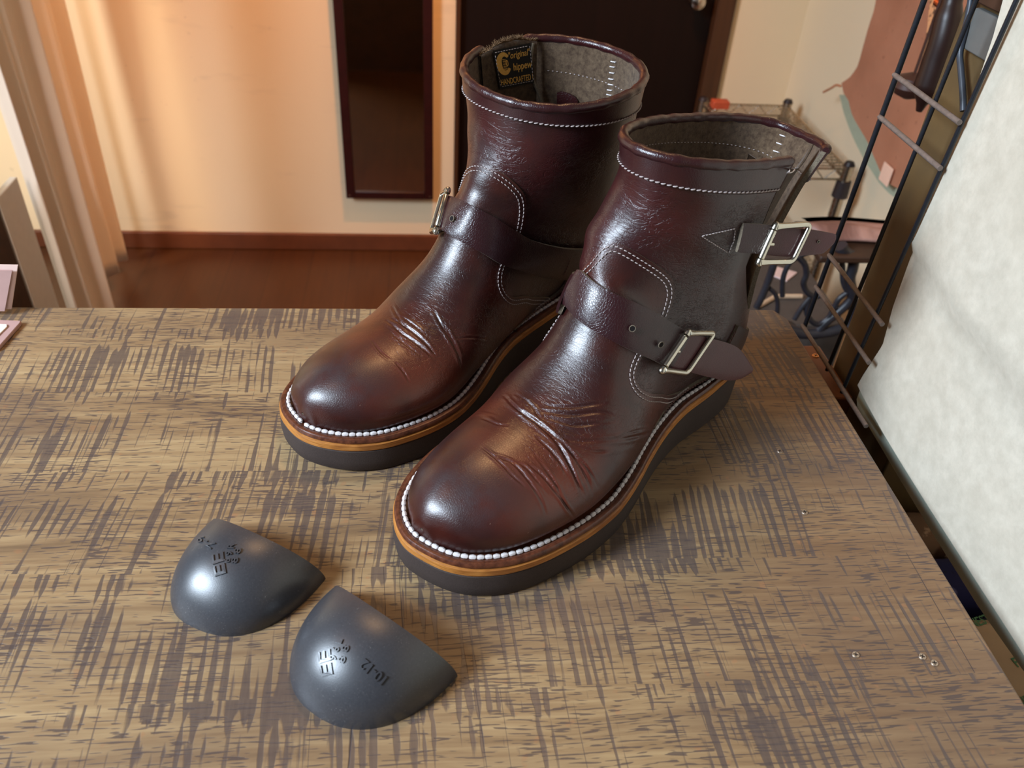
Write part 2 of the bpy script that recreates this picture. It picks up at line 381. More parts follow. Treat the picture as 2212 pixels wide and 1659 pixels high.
# ---------------------------------------------------------------- boot materials
def leather(name, base, red, dark, rough=0.30, toe=False, wr=1.0, grain=0.35):
    k = NT(name); v = k.coord()
    f1 = k.noise(v, 14, 3, 0.55); f2 = k.noise(k.mapping(v, (1, 1, 1), (3, 1, 2)), 45, 4, 0.6)
    c = k.mix(k.step(f1, 0.42, 0.66), base, red); c = k.mix(k.math('MULTIPLY', k.step(f2, 0.45, 0.75), 0.6), c, dark)
    rg = k.math('MULTIPLY_ADD', f2, 0.16, rough - 0.06)
    if toe:
        x = k.n('ShaderNodeSeparateXYZ', i_0=v); m = k.math('MULTIPLY', k.step(x.outputs[0], 0.235, 0.285), k.step(x.outputs[2], 0.040, 0.058))
        m = k.math('MULTIPLY', m, k.step(k.noise(v, 40, 5, 0.65), 0.30, 0.58))
        c = k.mix(k.math('MULTIPLY', m, 0.8), c, srgb(52, 44, 47)); rg = k.math('ADD', rg, k.math('MULTIPLY', m, 0.08))
        # rubbed brown bloom behind the toe
        m2 = k.math('MULTIPLY', k.math('MULTIPLY', k.step(x.outputs[0], 0.20, 0.235), k.step(x.outputs[0], 0.285, 0.25)), k.step(f1, 0.40, 0.58))
        c = k.mix(k.math('MULTIPLY', m2, 0.30), c, srgb(104, 52, 34))
        sc = k.noise(k.mapping(v, (60, 900, 400), rot=(0.3, 0.5, 0.8)), 1.0, 2, 0.5)
        scm = k.math('MULTIPLY', k.step(sc, 0.74, 0.79), k.step(x.outputs[0], 0.22, 0.27)); c = k.mix(k.math('MULTIPLY', scm, 0.5), c, srgb(140, 110, 95))
    w1 = k.n('ShaderNodeTexVoronoi', feature='DISTANCE_TO_EDGE', i_Vector=k.mapping(v, (1, 1, 1)), i_Scale=720).outputs[0]
    wn = k.noise(k.mapping(v, (170, 60, 260), rot=(0.4, 0.2, 0.5)), 1.0, 5, 0.6, 1.2)
    wn2 = k.noise(k.mapping(v, (60, 45, 330), rot=(-0.5, 0.25, 0.2)), 1.0, 4, 0.6, 1.5)
    rd = k.math('ABSOLUTE', k.math('SUBTRACT', k.noise(k.mapping(v, (150, 42, 150), rot=(0.15, 0.1, 0.55)), 1.0, 3, 0.5, 1.0), 0.5))
    rd2 = k.math('ABSOLUTE', k.math('SUBTRACT', k.noise(k.mapping(v, (130, 50, 200), rot=(-0.3, 0.3, -0.2)), 1.0, 3, 0.5, 1.0), 0.5))
    patch = k.step(k.noise(v, 22, 2, 0.5), 0.36, 0.62)
    if toe: patch = k.math('MULTIPLY', patch, k.math('MULTIPLY', k.step(k.n('ShaderNodeSeparateXYZ', i_0=v).outputs[0], 0.262, 0.235), 0.9))
    h = k.math('ADD', k.math('MULTIPLY', k.step(w1, 0.0, 0.12), 0.10 * grain), k.math('MULTIPLY', k.math('MULTIPLY', k.math('ADD', wn, wn2), patch), 0.6 * wr))
    h = k.math('SUBTRACT', h, k.math('MULTIPLY', k.math('MULTIPLY', k.math('ADD', k.step(rd, 0.035, 0.0), k.step(rd2, 0.03, 0.0)), patch), 0.26 * wr))
    h = k.math('ADD', h, k.math('MULTIPLY', k.noise(v, 1500, 2, 0.5), 0.10 * grain))
    return k.set(color=c, rough=rg, spec=0.5, coat=0.22, coatr=0.24, bump=h, bstr=0.75, bdist=0.0009)
M = {}
M['vamp'] = leather('burgundy_vamp_leather', srgb(46, 17, 14), srgb(80, 31, 20), srgb(29, 13, 13), 0.31, toe=True, wr=0.55)
M['shaft'] = leather('burgundy_shaft_leather', srgb(48, 17, 18), srgb(64, 22, 21), srgb(34, 15, 17), 0.32, wr=1.0)
M['strap'] = leather('strap_leather', srgb(46, 18, 21), srgb(56, 21, 22), srgb(36, 18, 23), 0.29, wr=0.0, grain=0.8)
M['strap_end'] = leather('strap_end_leather', srgb(76, 34, 38), srgb(86, 38, 40), srgb(64, 32, 36), 0.5, wr=0.0, grain=0.8)
M['counter'] = leather('counter_leather', srgb(38, 18, 18), srgb(44, 21, 20), srgb(30, 16, 18), 0.40, wr=0.1)
M['collar'] = leather('collar_leather', srgb(48, 18, 20), srgb(60, 22, 22), srgb(38, 18, 22), 0.28, wr=0.15, grain=0.6)
M['edge'] = plain('raw_leather_edge', srgb(112, 100, 84), 0.9, nscale=900, amt=0.35)
def suede(name, a, b):
    k = NT(name); v = k.coord(); f = k.noise(v, 260, 6, 0.75); g = k.noise(v, 30, 3, 0.5)
    c = k.mix(k.step(f, 0.35, 0.66), a, b); c = k.mix(k.math('MULTIPLY', g, 0.35), c, srgb(60, 42, 30))
    return k.set(color=c, rough=0.95, spec=0.1, sheen=0.25, bump=k.noise(v, 900, 4, 0.8), bstr=0.6, bdist=0.0006)
M['suede'] = suede('brown_suede_lining', srgb(66, 50, 38), srgb(112, 92, 72))
M['gusset'] = suede('gusset_suede', srgb(50, 38, 28), srgb(96, 78, 60))
M['thread'] = plain('grey_thread', srgb(176, 162, 158), 0.8, nscale=2000, amt=0.2)
M['white_thread'] = plain('white_thread', srgb(214, 206, 204), 0.75, nscale=2000, amt=0.06)
M['rubber'] = plain('dark_rubber', srgb(60, 48, 43), 0.78, nscale=1200, amt=0.18, bump=0.0004)
def tanmat():
    k = NT('tan_midsole'); v = k.coord(); f = k.noise(k.mapping(v, (90, 90, 1400)), 1.0, 4, 0.6); g = k.noise(v, 30, 3, 0.5)
    c = k.ramp(f, [(0.3, srgb(140, 84, 34)), (0.55, srgb(184, 120, 56)), (0.8, srgb(206, 142, 76))]); c = k.mix(k.step(g, 0.55, 0.75), c, srgb(128, 72, 34))
    return k.set(color=c, rough=0.42, spec=0.4, bump=f, bstr=0.25, bdist=0.0004)
M['tan'] = tanmat()
def weltmat():
    k = NT('welt_leather'); v = k.coord(); f = k.noise(v, 300, 4, 0.6)
    return k.set(color=k.ramp(f, [(0.3, srgb(62, 30, 20)), (0.7, srgb(112, 62, 40))]), rough=0.34, spec=0.5, bump=f, bstr=0.35, bdist=0.0005)
M['welt'] = weltmat()
def metal(name, col, rough):
    k = NT(name); v = k.coord(); f = k.noise(v, 220, 3, 0.6)
    return k.set(color=col, rough=k.math('MULTIPLY_ADD', f, 0.12, rough), metal=1.0, bump=f, bstr=0.05, bdist=0.0002)
M['nickel'] = metal('nickel', srgb(212, 206, 190), 0.16)

# ---------------------------------------------------------------- boot layers
class Layer:
    """region of a boot's surface inside a closed outline given in (t, phi); phi window centred on c"""
    def __init__(s, b, poly, c=0.0):
        s.b = b; s.c = c; poly = np.array(poly, float)
        A = np.stack([b.arc(poly[:, 0]), (poly[:, 1]) * 0.045], 1); s.A = A
        ph = (b.ph - c + np.pi) % (2 * np.pi) - np.pi + c
        U = np.stack([b.arc(b.tg), ph * 0.045], 2); X = U.reshape(-1, 2)
        d = np.full(len(X), 1e9); ins = np.zeros(len(X), bool); G = np.zeros_like(X)
        for p, q in zip(A, np.roll(A, -1, 0)):
            e = q - p; t = np.clip(((X - p) @ e) / (e @ e + 1e-15), 0, 1); w = X - p - t[:, None] * e; dd = np.linalg.norm(w, axis=1)
            m = dd < d; d[m] = dd[m]; G[m] = w[m]
            cr = ((p[1] > X[:, 1]) != (q[1] > X[:, 1])); xs = p[0] + (X[:, 1] - p[1]) * e[0] / (e[1] if abs(e[1]) > 1e-12 else 1e-12)
            ins ^= cr & (X[:, 0] < xs)
        s.sd = np.where(ins, d, -d).reshape(b.NT, b.NP)
        snap = (np.abs(s.sd) < 0.00045) & (b.tg < b.S.tmax - 0.02) & (b.tg > 0.05)
        X2 = X.reshape(b.NT, b.NP, 2).copy(); X2[snap] -= G.reshape(b.NT, b.NP, 2)[snap]
        s.t = b.inv(X2[..., 0].ravel()); s.ph = X2[..., 1].ravel() / 0.045; s.sd[snap] = 0
        s.P = b.S.P(s.t, s.ph).reshape(b.NT, b.NP, 3)
        s.P[~snap] = b.X[~snap]
    def build(s, name, off, mat, edge, parent, disp=None, depth=0.0016):
        b = s.b; sd = s.sd; NP = b.NP; q = b.faces(); v = sd.ravel()[q]
        tri = []
        full = (v.min(1) >= 0) & (v.max(1) > 0); F = [tuple(f) for f in q[full].tolist()]
        rest = q[(v.min(1) < 0) & (v.max(1) > 0)]
        for f in rest.tolist():
            w = [sd.flat[i] for i in f]
            for a, c in ((0, 2), (1, 3)):
                if w[a] == 0 and w[c] == 0:
                    for o_ in ({0, 1, 2, 3} - {a, c}):
                        if w[o_] > 0: F.append(tuple(f[i] for i in (a, (a + 1) % 4, (a + 2) % 4)) if o_ == (a + 1) % 4 else tuple(f[i] for i in (a, (a + 2) % 4, (a + 3) % 4)))
        P = s.P.reshape(-1, 3); N = b.N.reshape(-1, 3)
        idx = np.unique(np.array([i for f in F for i in f])); mp = {int(j): k for k, j in enumerate(idx)}
        Q = P[idx] + N[idx] * off
        if disp is not None: Q = Q + N[idx] * disp(P[idx])[:, None]
        F = [tuple(mp[i] for i in f) for f in F]
        cnt = {}
        for f in F:
            for a, c in zip(f, f[1:] + f[:1]): cnt[(a, c)] = cnt.get((a, c), 0) + 1
        V = list(Q); mi = [0] * len(F); down = {}
        Nn = N[idx]
        wrapseam = lambda i: (idx[i] % NP in (0, NP - 1)) and b.tg.flat[idx[i]] < b.tslit
        def dn(i):
            if i not in down: down[i] = len(V); V.append(Q[i] - Nn[i] * depth)
            return down[i]
        top = {}
        for (a, c) in list(cnt):
            if (c, a) not in cnt and not (wrapseam(a) and wrapseam(c)):
                for i in (a, c):
                    if i not in top: top[i] = len(V); V.append(Q[i].copy())
                F.append((top[c], top[a], dn(a), dn(c))); mi.append(1)
        return b.lk(name, V, F, [mat, edge], parent, mi)
def chaikin(A, n=2):
    for _ in range(n):
        A = np.array(A); A = np.vstack([A[:1], np.stack([A[:-1] * .75 + A[1:] * .25, A[:-1] * .25 + A[1:] * .75], 1).reshape(-1, 2), A[-1:]])
    return A
def seam(b, tp, inset_, side, off, mb, fat=1.0, pitch=0.0029, slant=0.00025, r=0.00033):
    """stitch line parallel to the (t, phi) curve, moved sideways over the surface"""
    P, N = b.at(tp); P = resample(P, step=0.0012); N = None
    nr = [b.bvh.find_nearest(Vector(p)) for p in P]; N = np.array([np.array(x[1]) for x in nr])
    mid = np.array([0.08, 0, 0.08]); 
    t = np.gradient(P, axis=0); t /= np.linalg.norm(t, axis=1)[:, None] + 1e-12
    for i in range(len(N)):
        _, n0 = b.at([b_near(b, nr[i])]); N[i] = n0[0]
    Q = P + np.cross(N, t) * (inset_ * side)
    for _ in range(3): Q[1:-1] = (Q[:-2] + Q[1:-1] * 2 + Q[2:]) / 4
    out = []; on = []
    for q in Q:
        r_ = b.bvh.find_nearest(Vector(q)); _, n0 = b.at([b_near(b, r_)]); out.append(np.array(r_[0]) + n0[0] * off); on.append(n0[0])
    stitches(mb, np.array(out), np.array(on), pitch=pitch, ln=pitch * 0.72, r=r, fat=fat, slant=slant)
def b_near(b, r_):
    i, j = divmod(r_[2], b.NP - 1); return (b.tg[i, j], b.ph[i, j])

def ribbon(stations, th, mb, n=10, bulge=0.0008):
    """leather strap: stations = [(edge A, edge B, outward normal)]"""
    A = np.array([s[0] for s in stations]); B = np.array([s[1] for s in stations]); N = np.array([s[2] for s in stations])
    m = 6; A = catmull(A, m); B = catmull(B, m); N = catmull(N, m); N /= np.linalg.norm(N, axis=1)[:, None]
    V = []; K = n + 1
    for a, c, nn in zip(A, B, N):
        w = c - a; L = np.linalg.norm(w) + 1e-9; nn = nn - w * (nn @ w) / L ** 2; nn /= np.linalg.norm(nn) + 1e-9
        for k in range(K):
            u = k / n; e = min(u, 1 - u) * L; rd = 0.0003; dz = 0.0 if e > rd else -(rd - math.sqrt(max(0, rd * rd - (rd - e) ** 2)))
            V.append(a + w * u + nn * (th + dz + bulge * 4 * u * (1 - u)))
        for k in range(K): V.append(a + w * (1 - k / n))
    F = []; mi = []; R_ = 2 * K; rows = len(A)
    for i in range(rows - 1):
        for k in range(R_):
            l = (k + 1) % R_; F.append((i * R_ + k, i * R_ + l, (i + 1) * R_ + l, (i + 1) * R_ + k)); mi.append(0 if k < n else 1)
    F.append(tuple(range(R_))[::-1]); mi.append(1); F.append(tuple((rows - 1) * R_ + k for k in range(R_))); mi.append(1)
    return V, F, mi
def buckle(b, root, A, B_, C, D, nrm, name='buckle'):
    """rectangular frame: roller bar A-B, far bar C-D"""
    A, B_, C, D, nrm = (np.array(x, float) for x in (A, B_, C, D, nrm)); nrm /= np.linalg.norm(nrm)
    def rnd(c, p, q, r=0.0035):
        u = (p - c) / np.linalg.norm(p - c); w = (q - c) / np.linalg.norm(q - c); s0 = c + u * r; s1 = c + w * r
        return [(s0 * (1 - t) ** 2 + c * 2 * t * (1 - t) + s1 * t * t) for t in np.linspace(0, 1, 6)]
    mid = (B_ + C) / 2 - nrm * 0.0006
    path = [A + nrm * 0.0004] + rnd(D, A, C) + rnd(C, D, B_) + [B_ + nrm * 0.0004]
    Pth = resample(path, step=0.0012); tt = np.linspace(0, 1, len(Pth))
    rad = 0.0018 + 0.0006 * np.exp(-(tt / 0.06) ** 2) + 0.0006 * np.exp(-((1 - tt) / 0.06) ** 2)
    fr = MB(); fr.tube([b_m(b, p) for p in Pth], rad, n=12)
    for e in (A, B_):
        ax = (B_ - A) / np.linalg.norm(B_ - A); sgn = -1 if e is A else 1
        L = [e + ax * sgn * t for t in (-0.0022, -0.0018, 0.0, 0.0016, 0.0026, 0.0031)]
        fr.tube([b_m(b, p) for p in L], [0.0008, 0.0022, 0.0024, 0.0023, 0.0015, 0.0003], n=14)
    f = fr.build(name, M['nickel'], root)
    rl = MB(); a = A + (B_ - A) * 0.10; c = B_ + (A - B_) * 0.10
    rl.tube([b_m(b, p) for p in (a, a + (c - a) * 0.02, a + (c - a) * 0.98, c)], [0.0017, 0.0021, 0.0021, 0.0017], n=16)
    rl.build('roller', M['nickel'], f)
    pr = MB(); m0 = (A + B_) / 2; dr = ((C + D) / 2 - m0); dr /= np.linalg.norm(dr)
    pr.tube([b_m(b, p) for p in (m0 - dr * 0.0005 - nrm * 0.001, m0 + dr * 0.0024 + nrm * 0.0002, m0 + dr * 0.0042 + nrm * 0.0003, m0 + dr * 0.005)], [0.0012, 0.0012, 0.0011, 0.0004], n=10)
    pr.build('prong', M['nickel'], f)
    return f
def b_m(b, p): p = np.array(p, float).copy(); p[1] *= b.mir; return p
def ring_part(b, root, name, rings, mat, cap=True, smooth=True, ang=35):
    """stack of closed rings (each n x 3)"""
    n = len(rings[0]); V = np.vstack(rings); F = []
    for k in range(len(rings) - 1):
        for i in range(n): j = (i + 1) % n; F.append((k * n + i, k * n + j, (k + 1) * n + j, (k + 1) * n + i))
    if cap: F.append(tuple(range(n))[::-1]); F.append(tuple((len(rings) - 1) * n + i for i in range(n)))
    o = b.lk(name, V, F, mat, root); auto(o, ang); return o
def zring(P, z): return np.c_[P, np.broadcast_to(z, (len(P),))]

def build_boot(b, D):
    root = empty('leather_boot', b.o, b.rz)
    b.make_bvh()
    pk = lambda L: np.array([b.pick(*p) for p in L])
    wrap = lambda q: (q + np.pi) % (2 * np.pi) - np.pi
    # --- sole
    O = b.out; x = O[:, 0]; g, tb = sole_z(x)
    ring_part(b, root, 'outsole', [zring(offset_ring(O, 0.004), g + 0.0004), zring(offset_ring(O, 0.0012), g), zring(offset_ring(O, 0.0002), g + 0.0012), zring(offset_ring(O, -0.0006), g * 0.5 + tb * 0.5), zring(O, tb - 0.0006), zring(offset_ring(O, 0.0008), tb)], M['rubber'])
    ring_part(b, root, 'midsole', [zring(offset_ring(O, 0.002), tb - 0.0002), zring(offset_ring(O, 0.0004), tb + 0.0001), zring(offset_ring(O, -0.0002), tb + 0.0010), zring(offset_ring(O, 0.0000), tb + 0.0048), zring(offset_ring(O, 0.0010), tb + 0.0054), zring(offset_ring(O, 0.003), tb + 0.0054)], M['tan'])
    zt = tb + 0.0094
    ring_part(b, root, 'welt', [zring(offset_ring(O, 0.004), tb + 0.0050), zring(offset_ring(O, 0.0012), tb + 0.0055), zring(offset_ring(O, 0.0007), tb + 0.0064), zring(offset_ring(O, 0.0009), tb + 0.0081),
              zring(offset_ring(O, 0.0017), zt - 0.0003), zring(offset_ring(O, 0.0028), zt), zring(offset_ring(O, 0.0043), zt - 0.0002), zring(offset_ring(O, 0.0052), zt - 0.0010), zring(offset_ring(O, 0.0078), zt - 0.0014), zring(offset_ring(O, 0.0115), zt - 0.0016)], M['welt'])
    W = offset_ring(O, np.interp(O[:, 0], [0.0, 0.06, 0.10], [0.0040, 0.0045, 0.0064]))
    ws = MB(); L3 = [b_m(b, p) for p in np.c_[W, zt - 0.0011]]
    L3 = np.vstack([L3, L3[:1]]); stitches(ws, L3, np.tile([0, 0, 1.0], (len(L3), 1)), pitch=0.0045, ln=0.0041, r=0.00105, n=8, fat=1.25)
    ws.build('welt_stitching', M['white_thread'], root)
    # --- creases of the forefoot
    C3 = []
    for line, dep, wd in D['creases']:
        q = b.at(pk(line))[0]; C3.append((resample(catmull(q, 5), step=0.003), dep, wd))
    def crease(P):
        g_ = np.zeros(len(P))
        for ln, dep, wd in C3:
            m = np.linalg.norm(P - ln.mean(0), axis=1) < 0.09
            if not m.any(): continue
            A = P[m]; d = np.full(len(A), 1e9); u = np.zeros(len(A)); K = len(ln) - 1
            for i, (a, c) in enumerate(zip(ln[:-1], ln[1:])):
                e = c - a; t = np.clip(((A - a) @ e) / (e @ e + 1e-12), 0, 1); dd = np.linalg.norm(A - a - t[:, None] * e, axis=1)
                k_ = dd < d; d[k_] = dd[k_]; u[k_] = (i + t[k_]) / K
            env = np.sin(np.pi * np.clip(u, 0, 1)) ** 0.6
            g_[m] += 1.35 * dep * env * (-np.exp(-(d / (0.85 * wd)) ** 2) + 0.55 * np.exp(-((d - 1.9 * wd) / (1.1 * wd)) ** 2))
        return g_
    # --- vamp outline
    lat = pk(D['vamp_side']); lat[:, 1] = np.abs(wrap(lat[:, 1]))
    top = pk(D['vamp_top']); top[:, 1] = wrap(top[:, 1]); vs = D['vis']
    top[:, 1] *= vs                      # + = the side the photo shows
    i0 = next(i for i in range(len(lat)) if lat[i, 0] < top[0, 0] and lat[i, 1] > abs(top[0, 1]) + 0.02); far = list(lat[i0:])
    half = np.vstack([top[top[:, 1] > 0], lat])
    full = np.vstack([[(p[0], -p[1]) for p in far[::-1]], top, lat]); full = chaikin(full, 2); full[:, 1] *= vs
    tl = full[-1, 0]; t0 = full[0, 0]; e1 = 3.5 * vs
    poly = np.vstack([full, [(tl - 0.4, e1), (-1, e1), (-1, -e1), (t0 - 0.4, -e1)]])
    Lv = Layer(b, poly); Lv.build('vamp', 0.0013, M['vamp'], M['edge'], root, crease)
    st = MB(); fs = full[3:-2]
    seam(b, fs, 0.0022, -vs, 0.0015, st); seam(b, fs, 0.0052, -vs, 0.0015, st)
    so = st; st2 = MB(); st2.v = [tuple(b_m(b, p)) for p in st.v]; st2.f = st.f; st2.build('vamp_stitching', M['thread'], root)
    # --- shaft with lining
    Xs = b.X - b.N * np.where(Lv.sd > 0.002, 0.0012, 0.0)[..., None]
    k = np.searchsorted(b.tr, 2.0)
    F = b.faces(); F = F[F[:, 0] >= k * b.NP]
    used = np.arange(k * b.NP, b.NT * b.NP)
    V = Xs.reshape(-1, 3)[used]; o = b.lk('shaft', V, F - k * b.NP, M['shaft'], root)
    k2 = np.searchsorted(b.tr, 9.0); I = (b.X - b.N * 0.0027)[k2:]; n2 = b.NT - k2
    V = list(I.reshape(-1, 3)); fi = np.arange(n2 - 1)[:, None] * b.NP + np.arange(b.NP - 1)[None, :]
    F = [tuple(f)[::-1] for f in np.stack([fi, fi + 1, fi + 1 + b.NP, fi + b.NP], 2).reshape(-1, 4).tolist()]; mi = [0] * len(F)
    ks = np.searchsorted(b.tr, b.tslit)
    for col in (0, b.NP - 1):
        base = len(V); m = b.NT - ks
        for r_ in range(ks, b.NT): V.append(b.X[r_, col] + b.N[r_, col] * 0.0002); V.append(b.X[r_, col] - b.N[r_, col] * 0.0029)
        for i in range(m - 1):
            f = (base + 2 * i, base + 2 * i + 2, base + 2 * i + 3, base + 2 * i + 1); F.append(f if col == 0 else f[::-1]); mi.append(1)
    b.lk('lining', V, F, [M['suede'], M['edge']], root, mi)
    # lining seam
    ls = MB(); tl_ = b.inv(b.len - 0.017); phs = np.linspace(b.phs + 0.6, b.phs + 2 * np.pi - 0.5, 260)
    P, N = b.at([(tl_, p) for p in phs], -0.0028)
    stitches(ls, [b_m(b, p) for p in P], [-b_m(b, p) for p in N], pitch=0.0034, ln=0.0014, r=0.0003); ls.build('lining_stitching', M['thread'], root)
    # --- collar band and rolled rim
    tc = b.inv(b.len - 0.0195)
    G = float(b.gap(np.array([b.S.tmax]))[0])
    k3 = np.searchsorted(b.tr, tc); rows = b.X[k3:]; Nn = b.N[k3:]; prof = 0.0014 * np.clip(np.arange(len(rows)) / 2.0, 0, 1)
    V = (rows + Nn * prof[:, None, None]).reshape(-1, 3); n3 = len(rows); fi = np.arange(n3 - 1)[:, None] * b.NP + np.arange(b.NP - 1)[None, :]
    F = np.stack([fi, fi + 1, fi + 1 + b.NP, fi + b.NP], 2).reshape(-1, 4)
    V = list(V); F = [tuple(f) for f in F.tolist()]
    for col in (0, b.NP - 1):
        base = len(V)
        for i in range(n3): V.append(rows[i, col])
        for i in range(n3 - 1):
            f = (base + i, base + i + 1, (i + 1) * b.NP + col, i * b.NP + col); F.append(f[::-1] if col == 0 else f)
    b.lk('collar_band', V, F, M['collar'], root)
    cs = MB(); ts = b.inv(b.len - 0.0165); phs = np.linspace(b.phs + G, b.phs + 2 * np.pi - G, 320)
    P, N = b.at([(ts, p) for p in phs], 0.0015)
    stitches(cs, [b_m(b, p) for p in P], [b_m(b, p) for p in N], pitch=0.0034, ln=0.0026, r=0.00042, slant=0.0007); cs.build('collar_stitching', M['thread'], root)
    rim = b.X[-1]; rn = b.N[-1]; rp = resample(rim, step=0.0022); nn = np.array([rn[np.argmin(np.linalg.norm(rim - p, axis=1))] for p in rp])
    wob = 0.00035 * np.sin(np.arange(len(rp)) * 0.9) * np.sin(np.arange(len(rp)) * 0.23 + 1)
    C = rp - nn * 0.0006 + np.array([0, 0, 0.0004]); rr = np.full(len(C), 0.0032) + wob; rr[0] = rr[-1] = 0.0022; rr[1] = rr[-2] = 0.0030
    rb = MB(); rb.tube([b_m(b, p) for p in C], rr, n=16); rb.build('rolled_rim', M['collar'], root)
    # --- heel counter
    cl = pk(D['counter']); cl[:, 1] = np.abs(wrap(cl[:, 1])); tt = cl[-1, 0]
    right = chaikin(cl, 2); polyc = np.vstack([right, [(tt + 0.12, np.pi)], [(p[0], 2 * np.pi - p[1]) for p in right[::-1]], [(right[0, 0] - 0.3, 2 * np.pi - right[0, 1]), (right[0, 0] - 0.3, right[0, 1])]])
    Layer(b, polyc, np.pi).build('heel_counter', 0.0022, M['counter'], M['edge'], root, None, 0.0022)
    hs = MB(); ql = right.copy(); ql[:, 1] *= vs
    seam(b, ql, 0.0026, vs, 0.0026, hs); seam(b, ql, 0.005, vs, 0.0026, hs)
    h2 = MB(); h2.v = [tuple(b_m(b, p)) for p in hs.v]; h2.f = hs.f; h2.build('counter_stitching', plain('dark_thread', srgb(96, 66, 60), 0.8), root)
    return root

# ---------------------------------------------------------------- the two boots
def Z6(L): return [(820 + x / 3.16, 850 + y / 3.16) for x, y in L]
def Z5(L): return [(580 + x / 3.16, 600 + y / 3.16) for x, y in L]
DF = dict(vis=1,
    vamp_top=[(1272, 577), (1290, 546), (1309, 526), (1328, 522), (1352, 531)],
    vamp_side=[(1390, 554), (1431, 581), (1451, 600), (1456, 622), (1452, 647), (1439, 687), (1412, 730), (1386, 768), (1374, 793), (1368, 815), (1376, 836), (1395, 849), (1431, 850), (1460, 848), (1488, 853), (1507, 866), (1500, 886), (1490, 905)],
    counter=[(1478, 928), (1496, 905), (1511, 864), (1525, 820), (1550, 770), (1578, 725), (1590, 700)],
    creases=[(Z6(l), d, w) for l, d, w in (
        ([(870, 60), (960, 130), (1080, 220), (1200, 330), (1260, 430), (1320, 560), (1370, 700)], .0009, .0011),
        ([(900, 30), (1000, 140), (1130, 240), (1230, 330), (1320, 430), (1400, 560), (1440, 700)], .0008, .0010),
        ([(690, 370), (800, 460), (900, 560), (980, 630)], .0004, .0007),
        ([(760, 430), (900, 480), (1010, 600), (1100, 740), (1130, 830)], .0005, .0008),
        ([(1000, 480), (1100, 560), (1200, 680), (1290, 800), (1360, 900)], .0006, .0008),
        ([(1050, 420), (1180, 600), (1260, 760), (1320, 860)], .0005, .0008),
        ([(1300, 400), (1400, 500), (1480, 640)], .0006, .0008),
        ([(1270, 450), (1340, 600), (1385, 690)], .0005, .0007),
        ([(1100, 130), (1300, 150), (1500, 130), (1600, 150)], .0006, .0011),
        ([(1120, 90), (1280, 100), (1450, 80), (1560, 60)], .0004, .0009),
        ([(1150, 170), (1350, 220), (1600, 190)], .0006, .0010),
        ([(1200, 300), (1400, 330), (1700, 300), (1900, 280)], .0006, .0011),
        ([(1300, 350), (1500, 400), (1750, 350)], .0005, .0009),
        ([(1560, 320), (1720, 260), (1900, 220)], .0004, .0008),
        ([(700, 180), (800, 220), (880, 230)], .0005, .0008), ([(660, 150), (800, 180)], .0004, .0008),
        ([(850, 20), (930, 100), (1040, 200)], .0007, .0009), ([(930, 10), (1040, 90), (1110, 200)], .0005, .0008),
        ([(850, 460), (980, 500), (1060, 590), (1150, 700)], .0004, .0007),
        ([(860, 540), (960, 620), (1000, 660)], .0003, .0006),
        ([(1060, 300), (1160, 390), (1230, 480), (1270, 560)], .0006, .0009))])
DB = dict(vis=-1,
    vamp_top=[(1003, 390), (1008, 371), (1019, 356), (1036, 352), (1063, 360)],
    vamp_side=[(1095, 379), (1122, 403), (1136, 425), (1137, 452), (1131, 479), (1123, 510), (1105, 545), (1090, 577), (1084, 593), (1084, 615), (1093, 634), (1108, 644), (1144, 639), (1171, 640), (1196, 648), (1180, 680), (1165, 702)],
    counter=[(1152, 718), (1177, 688), (1198, 647), (1220, 601), (1253, 560), (1276, 533)],
    creases=[(Z5(l), d, w) for l, d, w in (
        ([(800, 300), (900, 380), (1000, 450), (1130, 560)], .0008, .0010),
        ([(840, 290), (950, 350), (1060, 440), (1140, 540)], .0008, .0010),
        ([(870, 260), (980, 320), (1080, 410)], .0005, .0008),
        ([(1130, 230), (1180, 330), (1240, 430), (1290, 540), (1310, 620)], .0006, .0009),
        ([(1180, 300), (1250, 420), (1310, 560)], .0006, .0009),
        ([(690, 420), (760, 510), (830, 570)], .0003, .0007),
        ([(860, 580), (920, 650), (960, 720)], .0004, .0007),
        ([(850, 200), (900, 300), (960, 380)], .0005, .0009),
        ([(830, 380), (930, 460), (1050, 550)], .0004, .0008),
        ([(1260, 420), (1370, 410), (1480, 420)], .0003, .0007))])
gF = lambda t: np.where(t > 16.2, 1, 0) * 0.37 * np.clip((t - 16.2) / 1.4, 0, 1) ** 0.6
gB = lambda t: np.where(t > 16.2, 1, 0) * (0.10 * np.sqrt(np.clip((t - 16.2) / 1.2, 0, 1)) + 0.20 * np.clip((t - 17.5) / 3.5, 0, 1))
FB = Boot((-0.0105, 0.3172), 43, 1, LOWF, RIMF, 2.02, 16.2, gF)
BB = Boot((-0.0878, 0.4196), 44.5, -1, LOWB, RIMB, 1.76, 16.2, gB)
rf = build_boot(FB, DF)
tag(rf, 'burgundy leather engineer boot in front, with its buckled strap ends sticking out', 'boot', 'pair of burgundy engineer boots')
rb = build_boot(BB, DB)
tag(rb, 'burgundy leather engineer boot standing behind, with the black woven label inside its open top', 'boot', 'pair of burgundy engineer boots')

